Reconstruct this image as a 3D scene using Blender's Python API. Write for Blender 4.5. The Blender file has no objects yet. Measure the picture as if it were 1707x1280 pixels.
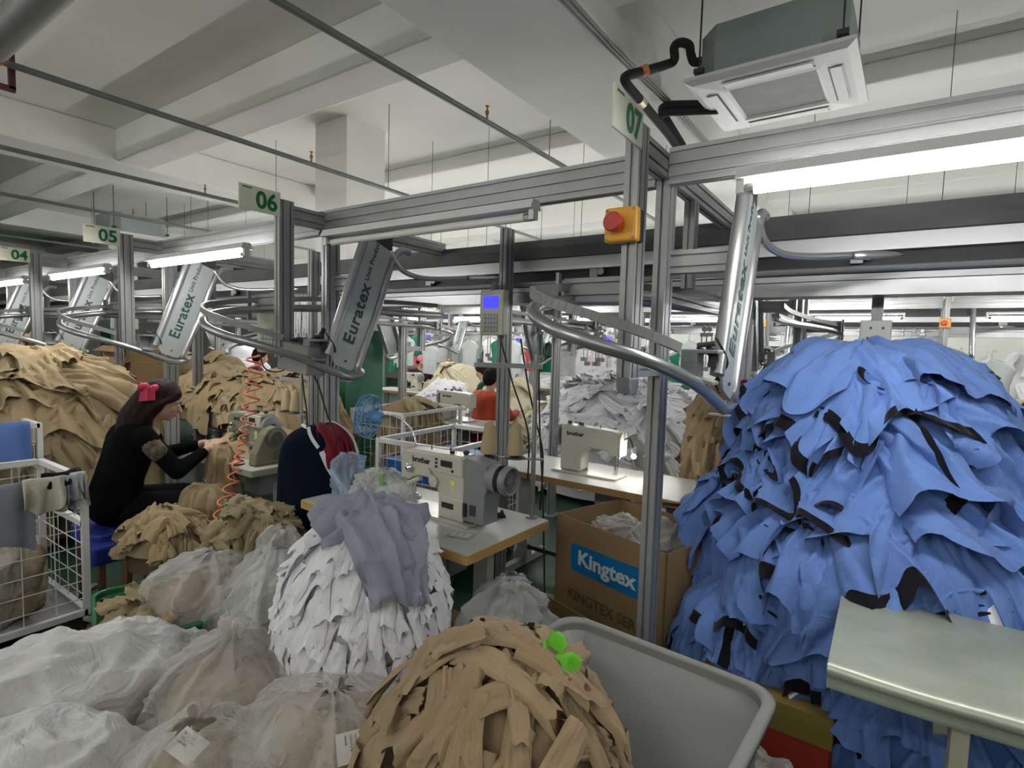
import bpy, math, random
import numpy as np
from mathutils import Vector, Matrix
PI = math.pi
random.seed(7)
SC = bpy.context.scene
COL = SC.collection

# ------------------------------------------------------------------ camera
F = 915.0
AX = np.array([0.82450462, 0.06269062, -0.56237177])   # world X, Y, Z seen by the camera (right, down, forward)
AY = np.array([0.56519341, -0.04318645, 0.82382725])
AZ = np.array([0.0273594, -0.9970982, -0.07103976])
EYE = Vector((0, 0, 1.6))
cam = bpy.data.cameras.new('camera')
cam.sensor_width = 36.0
cam.lens = F / 1707.0 * 36.0
cam.clip_start = 0.05
cam.clip_end = 200
camo = bpy.data.objects.new('camera', cam)
COL.objects.link(camo)
M = Matrix(((AX[0], -AX[1], -AX[2], 0), (AY[0], -AY[1], -AY[2], 0), (AZ[0], -AZ[1], -AZ[2], 1.6), (0, 0, 0, 1)))
camo.matrix_world = M
SC.camera = camo

# ------------------------------------------------------------------ materials
MATS = {}
def new_mat(name):
    m = bpy.data.materials.new(name)
    m.use_nodes = True
    nt = m.node_tree
    return m, nt, nt.nodes['Principled BSDF']

def mat(name, col, rough=0.5, metal=0.0, bump=0.0, bscale=30.0, var=0.0, vscale=5.0, rnd=0.0, sheen=0.0, spec=None, bump2=0.0, b2scale=6.0, stretch=None, subsurf=0.0, col2=None, detail=4.0):
    if name in MATS:
        return MATS[name]
    m, nt, p = new_mat(name)
    N, L = nt.nodes, nt.links
    c = (*col, 1)
    p.inputs['Roughness'].default_value = rough
    p.inputs['Metallic'].default_value = metal
    if spec is not None:
        p.inputs['Specular IOR Level'].default_value = spec
    if sheen:
        p.inputs['Sheen Weight'].default_value = sheen
        p.inputs['Sheen Roughness'].default_value = 0.5
    tc = N.new('ShaderNodeTexCoord')
    src = tc.outputs['Object']
    if stretch:
        mp = N.new('ShaderNodeMapping')
        mp.inputs['Scale'].default_value = stretch
        L.new(src, mp.inputs['Vector'])
        src = mp.outputs['Vector']
    if var > 0 or rnd > 0:
        cur = None
        base = N.new('ShaderNodeRGB')
        base.outputs[0].default_value = c
        cur = base.outputs[0]
        if var > 0:
            nz = N.new('ShaderNodeTexNoise')
            nz.inputs['Scale'].default_value = vscale
            nz.inputs['Detail'].default_value = detail
            nz.inputs['Roughness'].default_value = 0.6
            L.new(src, nz.inputs['Vector'])
            mr = N.new('ShaderNodeMapRange')
            mr.inputs['From Min'].default_value = 0.3
            mr.inputs['From Max'].default_value = 0.7
            L.new(nz.outputs['Fac'], mr.inputs['Value'])
            mx = N.new('ShaderNodeMix')
            mx.data_type = 'RGBA'
            L.new(mr.outputs[0], mx.inputs['Factor'])
            c2 = col2 if col2 else tuple(v * (1 - var) for v in col)
            mx.inputs['A'].default_value = (*c2, 1)
            L.new(cur, mx.inputs['B'])
            cur = mx.outputs['Result']
        if rnd > 0:
            oi = N.new('ShaderNodeObjectInfo')
            m2 = N.new('ShaderNodeMapRange')
            m2.inputs['To Min'].default_value = 1 - rnd
            m2.inputs['To Max'].default_value = 1 + rnd * 0.5
            L.new(oi.outputs['Random'], m2.inputs['Value'])
            hs = N.new('ShaderNodeHueSaturation')
            L.new(m2.outputs[0], hs.inputs['Value'])
            L.new(cur, hs.inputs['Color'])
            cur = hs.outputs['Color']
        L.new(cur, p.inputs['Base Color'])
    else:
        p.inputs['Base Color'].default_value = c
    if bump > 0:
        nz = N.new('ShaderNodeTexNoise')
        nz.inputs['Scale'].default_value = bscale
        nz.inputs['Detail'].default_value = 3
        L.new(src, nz.inputs['Vector'])
        b = N.new('ShaderNodeBump')
        b.inputs['Strength'].default_value = bump
        b.inputs['Distance'].default_value = 0.01
        L.new(nz.outputs['Fac'], b.inputs['Height'])
        last = b
        if bump2 > 0:
            n2 = N.new('ShaderNodeTexNoise')
            n2.inputs['Scale'].default_value = b2scale
            n2.inputs['Detail'].default_value = 5
            n2.inputs['Distortion'].default_value = 1.2
            L.new(src, n2.inputs['Vector'])
            b2 = N.new('ShaderNodeBump')
            b2.inputs['Strength'].default_value = bump2
            b2.inputs['Distance'].default_value = 0.03
            L.new(n2.outputs['Fac'], b2.inputs['Height'])
            L.new(b2.outputs[0], b.inputs['Normal'])
        L.new(b.outputs[0], p.inputs['Normal'])
    MATS[name] = m
    return m

def emit(name, col, strength):
    if name in MATS:
        return MATS[name]
    m, nt, p = new_mat(name)
    p.inputs['Base Color'].default_value = (*col, 1)
    p.inputs['Emission Color'].default_value = (*col, 1)
    p.inputs['Emission Strength'].default_value = strength
    MATS[name] = m
    return m

def film(name, col, opac, rough=0.16, wr=8.0, ws=0.7, stretch=(1, 1, 1)):
    """thin polythene: part clear, part milky, wrinkled"""
    if name in MATS:
        return MATS[name]
    m, nt, p = new_mat(name)
    N, L = nt.nodes, nt.links
    out = N['Material Output']
    p.inputs['Base Color'].default_value = (*col, 1)
    p.inputs['Roughness'].default_value = rough
    tr = N.new('ShaderNodeBsdfTransparent')
    mix = N.new('ShaderNodeMixShader')
    tc = N.new('ShaderNodeTexCoord')
    mp = N.new('ShaderNodeMapping')
    mp.inputs['Scale'].default_value = stretch
    L.new(tc.outputs['Object'], mp.inputs['Vector'])
    nz = N.new('ShaderNodeTexNoise')
    nz.inputs['Scale'].default_value = wr
    nz.inputs['Detail'].default_value = 4
    nz.inputs['Distortion'].default_value = 1.5
    L.new(mp.outputs[0], nz.inputs['Vector'])
    sub = N.new('ShaderNodeMath'); sub.operation = 'SUBTRACT'; sub.inputs[1].default_value = 0.5
    ab = N.new('ShaderNodeMath'); ab.operation = 'ABSOLUTE'
    L.new(nz.outputs['Fac'], sub.inputs[0]); L.new(sub.outputs[0], ab.inputs[0])
    b = N.new('ShaderNodeBump')
    b.inputs['Strength'].default_value = ws
    b.inputs['Distance'].default_value = 0.05
    L.new(ab.outputs[0], b.inputs['Height'])
    n3 = N.new('ShaderNodeTexNoise'); n3.inputs['Scale'].default_value = wr * 1.7; n3.inputs['Detail'].default_value = 3; n3.inputs['Distortion'].default_value = 1.0
    L.new(mp.outputs[0], n3.inputs['Vector'])
    s3 = N.new('ShaderNodeMath'); s3.operation = 'SUBTRACT'; s3.inputs[1].default_value = 0.5
    a3 = N.new('ShaderNodeMath'); a3.operation = 'ABSOLUTE'
    L.new(n3.outputs['Fac'], s3.inputs[0]); L.new(s3.outputs[0], a3.inputs[0])
    b3 = N.new('ShaderNodeBump'); b3.inputs['Strength'].default_value = .4; b3.inputs['Distance'].default_value = .03; b3.invert = True
    L.new(a3.outputs[0], b3.inputs['Height']); L.new(b.outputs[0], b3.inputs['Normal'])
    L.new(b3.outputs[0], p.inputs['Normal'])
    lw = N.new('ShaderNodeLayerWeight')
    lw.inputs['Blend'].default_value = 0.35
    mr = N.new('ShaderNodeMapRange')
    mr.inputs['To Min'].default_value = opac
    mr.inputs['To Max'].default_value = min(1.0, opac + 0.45)
    L.new(lw.outputs['Facing'], mr.inputs['Value'])
    L.new(mr.outputs[0], mix.inputs[0])
    L.new(tr.outputs[0], mix.inputs[1])
    L.new(p.outputs[0], mix.inputs[2])
    L.new(mix.outputs[0], out.inputs['Surface'])
    MATS[name] = m
    return m

def glass(name, col=(1, 1, 1), opac=0.15, rough=0.05):
    if name in MATS:
        return MATS[name]
    m, nt, p = new_mat(name)
    N, L = nt.nodes, nt.links
    p.inputs['Base Color'].default_value = (*col, 1)
    p.inputs['Roughness'].default_value = rough
    tr = N.new('ShaderNodeBsdfTransparent')
    tr.inputs[0].default_value = (*[0.5 + 0.5 * v for v in col], 1)
    mix = N.new('ShaderNodeMixShader')
    mix.inputs[0].default_value = opac
    L.new(tr.outputs[0], mix.inputs[1]); L.new(p.outputs[0], mix.inputs[2])
    L.new(mix.outputs[0], N['Material Output'].inputs['Surface'])
    MATS[name] = m
    return m

ALU = mat('aluminium', (0.36, 0.365, 0.37), 0.45, 0.45, var=0.12, vscale=4)
ALUD = mat('aluminium_dull', (0.27, 0.275, 0.28), 0.5, 0.35, var=0.15, vscale=5)
STEEL = mat('galvanised_tube', (0.42, 0.43, 0.44), 0.32, 0.8, var=0.12, vscale=12)
CHROME = mat('chrome', (0.75, 0.75, 0.76), 0.15, 1.0)
DARKMETAL = mat('dark_metal', (0.06, 0.06, 0.065), 0.55, 0.3, var=0.3, vscale=6)
BLACK = mat('black_plastic', (0.015, 0.015, 0.017), 0.5)
RUBBER = mat('black_rubber', (0.02, 0.02, 0.022), 0.8)
WHITEP = mat('white_paint', (0.72, 0.72, 0.71), 0.4, var=0.08, vscale=8)
IVORY = mat('ivory_enamel', (0.56, 0.55, 0.47), 0.35, var=0.08, vscale=7)
MGREY = mat('motor_grey', (0.22, 0.23, 0.24), 0.45)
PUTTY = mat('putty_plastic', (0.50, 0.49, 0.38), 0.45)
YELLOW = mat('safety_yellow', (0.80, 0.38, 0.02), 0.4)
RED = mat('button_red', (0.55, 0.04, 0.03), 0.4)
GREENT = mat('sign_green', (0.0, 0.16, 0.06), 0.5)
SIGNW = mat('sign_cream', (0.72, 0.74, 0.60), 0.4)
CARD = mat('cardboard', (0.30, 0.195, 0.092), 0.85, var=0.18, vscale=3, bump=0.08, bscale=80)
CARDD = mat('cardboard_inner', (0.27, 0.17, 0.09), 0.9, var=0.2, vscale=3)
LAMI = mat('laminate_top', (0.55, 0.56, 0.52), 0.35, var=0.1, vscale=6)
PLY = mat('yellow_table_edge', (0.56, 0.36, 0.11), 0.6, var=0.2, vscale=25, stretch=(1, 1, 12))
PLYB = mat('brown_table_edge', (0.30, 0.17, 0.06), 0.6, var=0.2, vscale=25, stretch=(1, 1, 12))
WOODD = mat('dark_wood', (0.16, 0.09, 0.05), 0.6, var=0.3, vscale=8, stretch=(1, 8, 8))
WHITET = mat('tube_glass_off', (0.75, 0.75, 0.72), 0.25)
SKIN = mat('skin', (0.52, 0.32, 0.23), 0.55)

# ------------------------------------------------------------------ mesh builder
def rotz(a):
    return Matrix.Rotation(a, 3, 'Z')

def frame(d, up=(0, 0, 1)):
    d = Vector(d).normalized()
    u = Vector(up)
    if abs(d.dot(u)) > 0.98:
        u = Vector((1, 0, 0)) if abs(d.x) < 0.9 else Vector((0, 1, 0))
    s = d.cross(u).normalized()
    t = s.cross(d).normalized()
    return d, s, t

class MB:
    def __init__(s):
        s.v = []; s.f = []; s.mi = []
    def add(s, verts, faces, mi=0):
        b = len(s.v)
        s.v.extend([tuple(p) for p in verts])
        s.f.extend([tuple(i + b for i in f) for f in faces])
        s.mi.extend([mi] * len(faces))
        return s
    def box(s, c, size, R=None, mi=0):
        hx, hy, hz = [k / 2 for k in size]
        P = [Vector((x, y, z)) for x in (-hx, hx) for y in (-hy, hy) for z in (-hz, hz)]
        if R is not None:
            P = [R @ p for p in P]
        c = Vector(c)
        return s.add([p + c for p in P], [(0, 1, 3, 2), (4, 6, 7, 5), (0, 4, 5, 1), (2, 3, 7, 6), (0, 2, 6, 4), (1, 5, 7, 3)], mi)
    def bb(s, a, b, mi=0):
        return s.box([(a[i] + b[i]) / 2 for i in range(3)], [abs(a[i] - b[i]) for i in range(3)], None, mi)
    def bar(s, p0, p1, w, h, up=(0, 0, 1), mi=0):
        p0, p1 = Vector(p0), Vector(p1)
        d, sd, t = frame(p1 - p0, up)
        q = [sd * (w / 2) + t * (h / 2), -sd * (w / 2) + t * (h / 2), -sd * (w / 2) - t * (h / 2), sd * (w / 2) - t * (h / 2)]
        return s.add([p0 + a for a in q] + [p1 + a for a in q], [(0, 1, 2, 3), (7, 6, 5, 4), (0, 4, 5, 1), (1, 5, 6, 2), (2, 6, 7, 3), (3, 7, 4, 0)], mi)
    def prism(s, pts, p0, p1, up=(0, 0, 1), mi=0):
        """extrude a closed 2-D outline (side, up) from p0 to p1"""
        p0, p1 = Vector(p0), Vector(p1)
        d, sd, t = frame(p1 - p0, up)
        n = len(pts)
        V = [p0 + sd * a + t * b for a, b in pts] + [p1 + sd * a + t * b for a, b in pts]
        Fs = [tuple(range(n)), tuple(range(2 * n - 1, n - 1, -1))]
        Fs += [(i, i + n, (i + 1) % n + n, (i + 1) % n) for i in range(n)]
        return s.add(V, Fs, mi)
    def slot(s, p0, p1, w, h, nw=1, nh=1, up=(0, 0, 1), g=0.009, dp=0.010):
        """aluminium extrusion with T-slot grooves"""
        pts = []
        def side(a, b, n):
            a, b = Vector(a), Vector(b)
            d = (b - a); Ln = d.length; d.normalize()
            inw = Vector((-d.y, d.x))
            out = [a]
            for i in range(n):
                m = Ln * (i + 0.5) / n
                out += [a + d * (m - g / 2), a + d * (m - g / 2) + inw * dp, a + d * (m + g / 2) + inw * dp, a + d * (m + g / 2)]
            return out
        c = [(-w / 2, -h / 2), (w / 2, -h / 2), (w / 2, h / 2), (-w / 2, h / 2)]
        ns = [nw, nh, nw, nh]
        for i in range(4):
            pts += side(c[i], c[(i + 1) % 4], ns[i])
        return s.prism([(p[0], p[1]) for p in pts], p0, p1, up)
    def tube(s, path, r, n=10, mi=0, closed=False, caps=True):
        P = [Vector(p) for p in path]
        m = len(P)
        rs = r if isinstance(r, (list, tuple)) else [r] * m
        V = []; Fs = []
        nrm = None
        for i, p in enumerate(P):
            if closed:
                d = (P[(i + 1) % m] - P[i - 1]).normalized()
            else:
                d = (P[min(i + 1, m - 1)] - P[max(i - 1, 0)]).normalized()
            if nrm is None:
                nrm = frame(d)[1]
            nrm = (nrm - d * nrm.dot(d)).normalized()
            b = d.cross(nrm)
            for k in range(n):
                a = 2 * PI * k / n
                V.append(p + (nrm * math.cos(a) + b * math.sin(a)) * rs[i])
        for i in range(m if closed else m - 1):
            j = (i + 1) % m
            for k in range(n):
                k2 = (k + 1) % n
                Fs.append((i * n + k, i * n + k2, j * n + k2, j * n + k))
        if caps and not closed:
            Fs += [tuple(range(n - 1, -1, -1)), tuple((m - 1) * n + k for k in range(n))]
        return s.add(V, Fs, mi)
    def cyl(s, p0, p1, r, n=16, mi=0):
        return s.tube([p0, p1], r, n, mi)
    def lathe(s, prof, c=(0, 0, 0), axis=(0, 0, 1), n=20, mi=0, sx=1.0):
        c = Vector(c)
        d, a, b = frame(axis)
        V = []; Fs = []
        m = len(prof)
        for r, z in prof:
            for k in range(n):
                t = 2 * PI * k / n
                V.append(c + d * z + a * (math.cos(t) * r * sx) + b * (math.sin(t) * r))
        for i in range(m - 1):
            for k in range(n):
                k2 = (k + 1) % n
                Fs.append((i * n + k, i * n + k2, (i + 1) * n + k2, (i + 1) * n + k))
        Fs += [tuple(range(n - 1, -1, -1)), tuple((m - 1) * n + k for k in range(n))]
        return s.add(V, Fs, mi)
    def ball(s, c, r, n=14, m=9, mi=0, R=None):
        rr = r if isinstance(r, (tuple, list)) else (r, r, r)
        c = Vector(c)
        V = []; Fs = []
        for i in range(m + 1):
            ph = PI * i / m
            for k in range(n):
                t = 2 * PI * k / n
                p = Vector((math.sin(ph) * math.cos(t) * rr[0], math.sin(ph) * math.sin(t) * rr[1], math.cos(ph) * rr[2]))
                if R is not None:
                    p = R @ p
                V.append(c + p)
        for i in range(m):
            for k in range(n):
                k2 = (k + 1) % n
                Fs.append((i * n + k, (i + 1) * n + k, (i + 1) * n + k2, i * n + k2))
        return s.add(V, Fs, mi)
    def capsule(s, p0, p1, r0, r1, n=12):
        p0, p1 = Vector(p0), Vector(p1)
        d = (p1 - p0).normalized()
        path = []; rs = []
        for a in (-1, -0.8, -0.45):
            path.append(p0 + d * r0 * a); rs.append(max(r0 * math.sqrt(max(0, 1 - a * a)), r0 * 0.05))
        path.append(p0); rs.append(r0)
        path.append(p1); rs.append(r1)
        for a in (0.45, 0.8, 1):
            path.append(p1 + d * r1 * a); rs.append(max(r1 * math.sqrt(max(0, 1 - a * a)), r1 * 0.05))
        return s.tube(path, rs, n)

def link(name, me, parent=None, label=None):
    o = bpy.data.objects.new(name, me)
    COL.objects.link(o)
    if parent is not None:
        o.parent = parent
    if label:
        o['label'] = label
    return o

def build(name, mb, mats, parent=None, smooth=False, label=None, bevel=0.0, auto=True, world=False):
    me = bpy.data.meshes.new(name)
    V = mb.v
    if world and parent is not None:
        l = parent.location
        V = [(p[0] - l[0], p[1] - l[1], p[2] - l[2]) for p in V]
    me.from_pydata(V, [], mb.f)
    if not isinstance(mats, (list, tuple)):
        mats = [mats]
    for m in mats:
        me.materials.append(m)
    if len(mats) > 1:
        me.polygons.foreach_set('material_index', mb.mi)
    if smooth:
        me.shade_smooth() if hasattr(me, 'shade_smooth') else None
        if smooth == 'auto' and hasattr(me, 'set_sharp_from_angle'):
            me.set_sharp_from_angle(angle=math.radians(35))
    me.update()
    o = link(name, me, parent, label)
    if bevel > 0:
        b = o.modifiers.new('Bevel', 'BEVEL')
        b.width = bevel; b.segments = 2; b.limit_method = 'ANGLE'; b.angle_limit = math.radians(40)
    return o

def grid_mesh(name, P, mats, mi=None, closeu=False):
    """P: (nv, nu, 3) array to a smooth grid mesh"""
    nv, nu = P.shape[:2]
    idx = np.arange(nv * nu).reshape(nv, nu)
    if closeu:
        a = idx[:-1, :]; b = np.roll(idx, -1, 1)[:-1, :]; c = np.roll(idx, -1, 1)[1:, :]; d = idx[1:, :]
    else:
        a = idx[:-1, :-1]; b = idx[:-1, 1:]; c = idx[1:, 1:]; d = idx[1:, :-1]
    Fq = np.stack([a, d, c, b], -1).reshape(-1, 4)
    me = bpy.data.meshes.new(name)
    n = len(Fq)
    me.vertices.add(nv * nu)
    me.vertices.foreach_set('co', P.reshape(-1).astype(np.float32))
    me.loops.add(n * 4)
    me.loops.foreach_set('vertex_index', Fq.reshape(-1).astype(np.int32))
    me.polygons.add(n)
    me.polygons.foreach_set('loop_start', np.arange(0, n * 4, 4, dtype=np.int32))
    for m in (mats if isinstance(mats, (list, tuple)) else [mats]):
        me.materials.append(m)
    if mi is not None:
        me.polygons.foreach_set('material_index', mi.astype(np.int32))
    me.polygons.foreach_set('use_smooth', np.ones(n, dtype=bool))
    me.update()
    me.validate()
    return me

def tag(o, label, cat=None, group=None, kind=None):
    o['label'] = label
    if cat: o['category'] = cat
    if group: o['group'] = group
    if kind: o['kind'] = kind
    return o

def thing(name, label, cat, loc=(0, 0, 0), rz=0.0, group=None):
    o = bpy.data.objects.new(name, None)
    o.empty_display_size = 0.05
    COL.objects.link(o)
    o.location = loc
    o.rotation_euler = (0, 0, rz)
    return tag(o, label, cat, group)

def struct(name, mb, m, **k):
    o = build(name, mb, m, **k)
    o['kind'] = 'structure'
    return o

KIDS = {}
def copy_tree(o, parent=None, label=None, group=None, loc=None, rz=None):
    c = o.copy()
    COL.objects.link(c)
    c.parent = parent
    if label: c['label'] = label
    if group: c['group'] = group
    if loc is not None: c.location = loc
    if rz is not None: c.rotation_euler = (0, 0, rz)
    for ch in list(o.children):
        copy_tree(ch, c)
    return c

def text(body, size, loc, xdir, ydir, m, parent=None, bold=0.0, name='lettering', align='LEFT', spacing=1.0, sx=1.0):
    cu = bpy.data.curves.new(name, 'FONT')
    cu.body = body
    cu.size = size
    cu.extrude = 0.0006
    cu.offset = bold
    cu.align_x = align
    cu.align_y = 'BOTTOM_BASELINE' if False else 'CENTER'
    cu.space_character = spacing
    cu.resolution_u = 3
    cu.materials.append(m)
    tmp = bpy.data.objects.new(name, cu)
    COL.objects.link(tmp)
    me = bpy.data.meshes.new_from_object(tmp.evaluated_get(bpy.context.evaluated_depsgraph_get()))
    bpy.data.objects.remove(tmp)
    o = bpy.data.objects.new(name, me)
    COL.objects.link(o)
    x = Vector(xdir).normalized(); y = Vector(ydir).normalized(); z = x.cross(y)
    R = Matrix((x, y, z)).transposed().to_4x4()
    l = Vector(loc)
    if parent is not None:
        o.parent = parent
    o.matrix_local = Matrix.Translation(l) @ R @ Matrix.Diagonal((sx, 1, 1, 1))
    return o

def bez(pts, n=8):
    """Catmull-Rom through points"""
    P = [Vector(p) for p in pts]
    Q = [P[0]] + P + [P[-1]]
    out = []
    for i in range(1, len(Q) - 2):
        for k in range(n):
            t = k / n
            a, b, c, d = Q[i - 1], Q[i], Q[i + 1], Q[i + 2]
            out.append(0.5 * ((2 * b) + (c - a) * t + (2 * a - 5 * b + 4 * c - d) * t * t + (3 * b - a - 3 * c + d) * t ** 3))
    out.append(P[-1])
    return out

# ------------------------------------------------------------------ cloth heaps
def sn(P, seed, f):
    """smooth pseudo noise on (...,3) points, about -1..1"""
    rg = np.random.RandomState(seed)
    k = rg.normal(size=(5, 3)); k /= np.linalg.norm(k, axis=1)[:, None]
    k *= rg.uniform(0.6, 1.5, size=(5, 1)) * f
    ph = rg.uniform(0, 2 * PI, 5)
    return np.sin(P @ k.T + ph).sum(-1) / 2.6

class Mound:
    def __init__(s, c, prof, ax=1.0, ay=1.0, rot=0.0, seed=1, lump=0.04, lf=6.0):
        s.c = c; s.ax = ax; s.ay = ay; s.rot = rot; s.seed = seed; s.lump = lump; s.lf = lf
        r = np.array([p[0] for p in prof]); z = np.array([p[1] for p in prof])
        d = np.r_[0, np.cumsum(np.hypot(np.diff(r), np.diff(z)))]
        s.S = d[-1]
        t = np.linspace(0, s.S, 80)
        rr = np.interp(t, d, r); zz = np.interp(t, d, z)
        ker = np.ones(9) / 9
        s.t = t
        s.r = np.convolve(np.r_[2 * rr[0] - rr[4:0:-1], rr, 2 * rr[-1] - rr[-2:-6:-1]], ker, 'valid')
        s.z = np.convolve(np.r_[zz[4:0:-1], zz, 2 * zz[-1] - zz[-2:-6:-1]], ker, 'valid')
        s.r -= s.r[0]
        s.nr = -np.gradient(s.z); s.nz = np.gradient(s.r)
        l = np.hypot(s.nr, s.nz); s.nr /= l; s.nz /= l
    def at(s, th, t):
        t = np.clip(t, 0, s.S)
        r = np.interp(t, s.t, s.r); z = np.interp(t, s.t, s.z)
        nr = np.interp(t, s.t, s.nr); nz = np.interp(t, s.t, s.nz)
        c, sn_ = np.cos(th), np.sin(th)
        x = r * c * s.ax; y = r * sn_ * s.ay
        N = np.stack([nr * c / s.ax, nr * sn_ / s.ay, nz], -1)
        cr, sr = math.cos(s.rot), math.sin(s.rot)
        P = np.stack([x * cr - y * sr + s.c[0], x * sr + y * cr + s.c[1], z], -1)
        N = np.stack([N[..., 0] * cr - N[..., 1] * sr, N[..., 0] * sr + N[..., 1] * cr, N[..., 2]], -1)
        N /= np.linalg.norm(N, axis=-1)[..., None] + 1e-9
        if s.lump:
            P = P + N * (sn(P, s.seed, s.lf) * s.lump)[..., None]
        return P, N
    def rad(s, t):
        return max(0.02, float(np.interp(t, s.t, s.r)) * (s.ax + s.ay) / 2)
    def mesh(s, name, m, nt=48, nth=72, off=-0.02, fold=0.012, ff=30):
        th = np.linspace(0, 2 * PI, nth, endpoint=False)
        t = np.linspace(0, s.S, nt)
        T, TH = np.meshgrid(t, th, indexing='ij')
        P, N = s.at(TH, T)
        P = P + N * (off + fold * (1 - np.abs(sn(P, s.seed + 5, ff))))[..., None]
        return grid_mesh(name, P, m, closeu=True)

def patch(m, th0, t0, L, w0, w1, rot=0.0, amp=0.02, k=3.0, layer=0.01, lift=0.03, nu=22, nv=14, seed=0, hem=0.08, edge=0.03, tuck=0.025, curl=0.0, wrk=0.006, pinch=0.0, crease=.009):
    rg = np.random.RandomState(seed)
    u = np.linspace(-1, 1, nu); v = np.linspace(0, 1, nv)
    V, U = np.meshgrid(v, u, indexing='ij')
    ph, ph2, ph3 = rg.uniform(0, 6.28, 3)
    width = (w0 + (w1 - w0) * V ** 0.8) / 2
    if pinch:
        width = width * (1 - pinch * np.exp(-((V - 0.5) / 0.18) ** 2))
    phase = k * U * PI / 2 + ph + 0.9 * np.sin(2.2 * V + ph2) * (0.5 + 0.5 * np.sin(U * 2 + ph3))
    a = U * width + curl * V ** 2 * L + 0.35 * amp * np.cos(2 * phase) * V
    b = V * L * (1 + hem * np.sin(2.3 * U + ph3) + 0.5 * hem * np.sin(5.1 * U + ph2))
    fold = (np.abs(np.sin(phase)) - 0.55) * amp * (0.3 + 0.8 * V)
    fold += wrk * np.sin(9 * V + 4 * U + ph2) + wrk * np.sin(14 * U - 6 * V + ph)
    ab_ = np.stack([a * 1.0, b * 0.45, 0 * a + seed * .37], -1)
    fold += crease * (1 - np.abs(sn(ab_, seed % 97 + 11, 38))) ** 3 + crease * .7 * (1 - np.abs(sn(ab_ + .02 * np.sin(ab_ * 40), seed % 89 + 5, 75))) ** 3
    h = layer + fold + lift * V ** 3 - edge * np.abs(U) ** 7 - tuck * (1 - V) ** 4
    # lay out in the unrolled plane round the apex
    sc = t0 / max(m.rad(t0), 0.03) if t0 > 0.05 else 1.0
    sc = min(max(sc, 1.0), 3.0)
    cr, sr = math.cos(rot), math.sin(rot)
    rx = t0 + b * cr - a * sr                # radial
    ry = (b * sr + a * cr) * sc              # tangential
    q = np.hypot(rx, ry); th = np.arctan2(ry, rx) + th0
    P, N = m.at(th, q)
    over = np.clip(q - m.S, 0, None)
    P = P - np.stack([0 * over, 0 * over, over], -1)
    return P + N * h[..., None]

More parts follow.
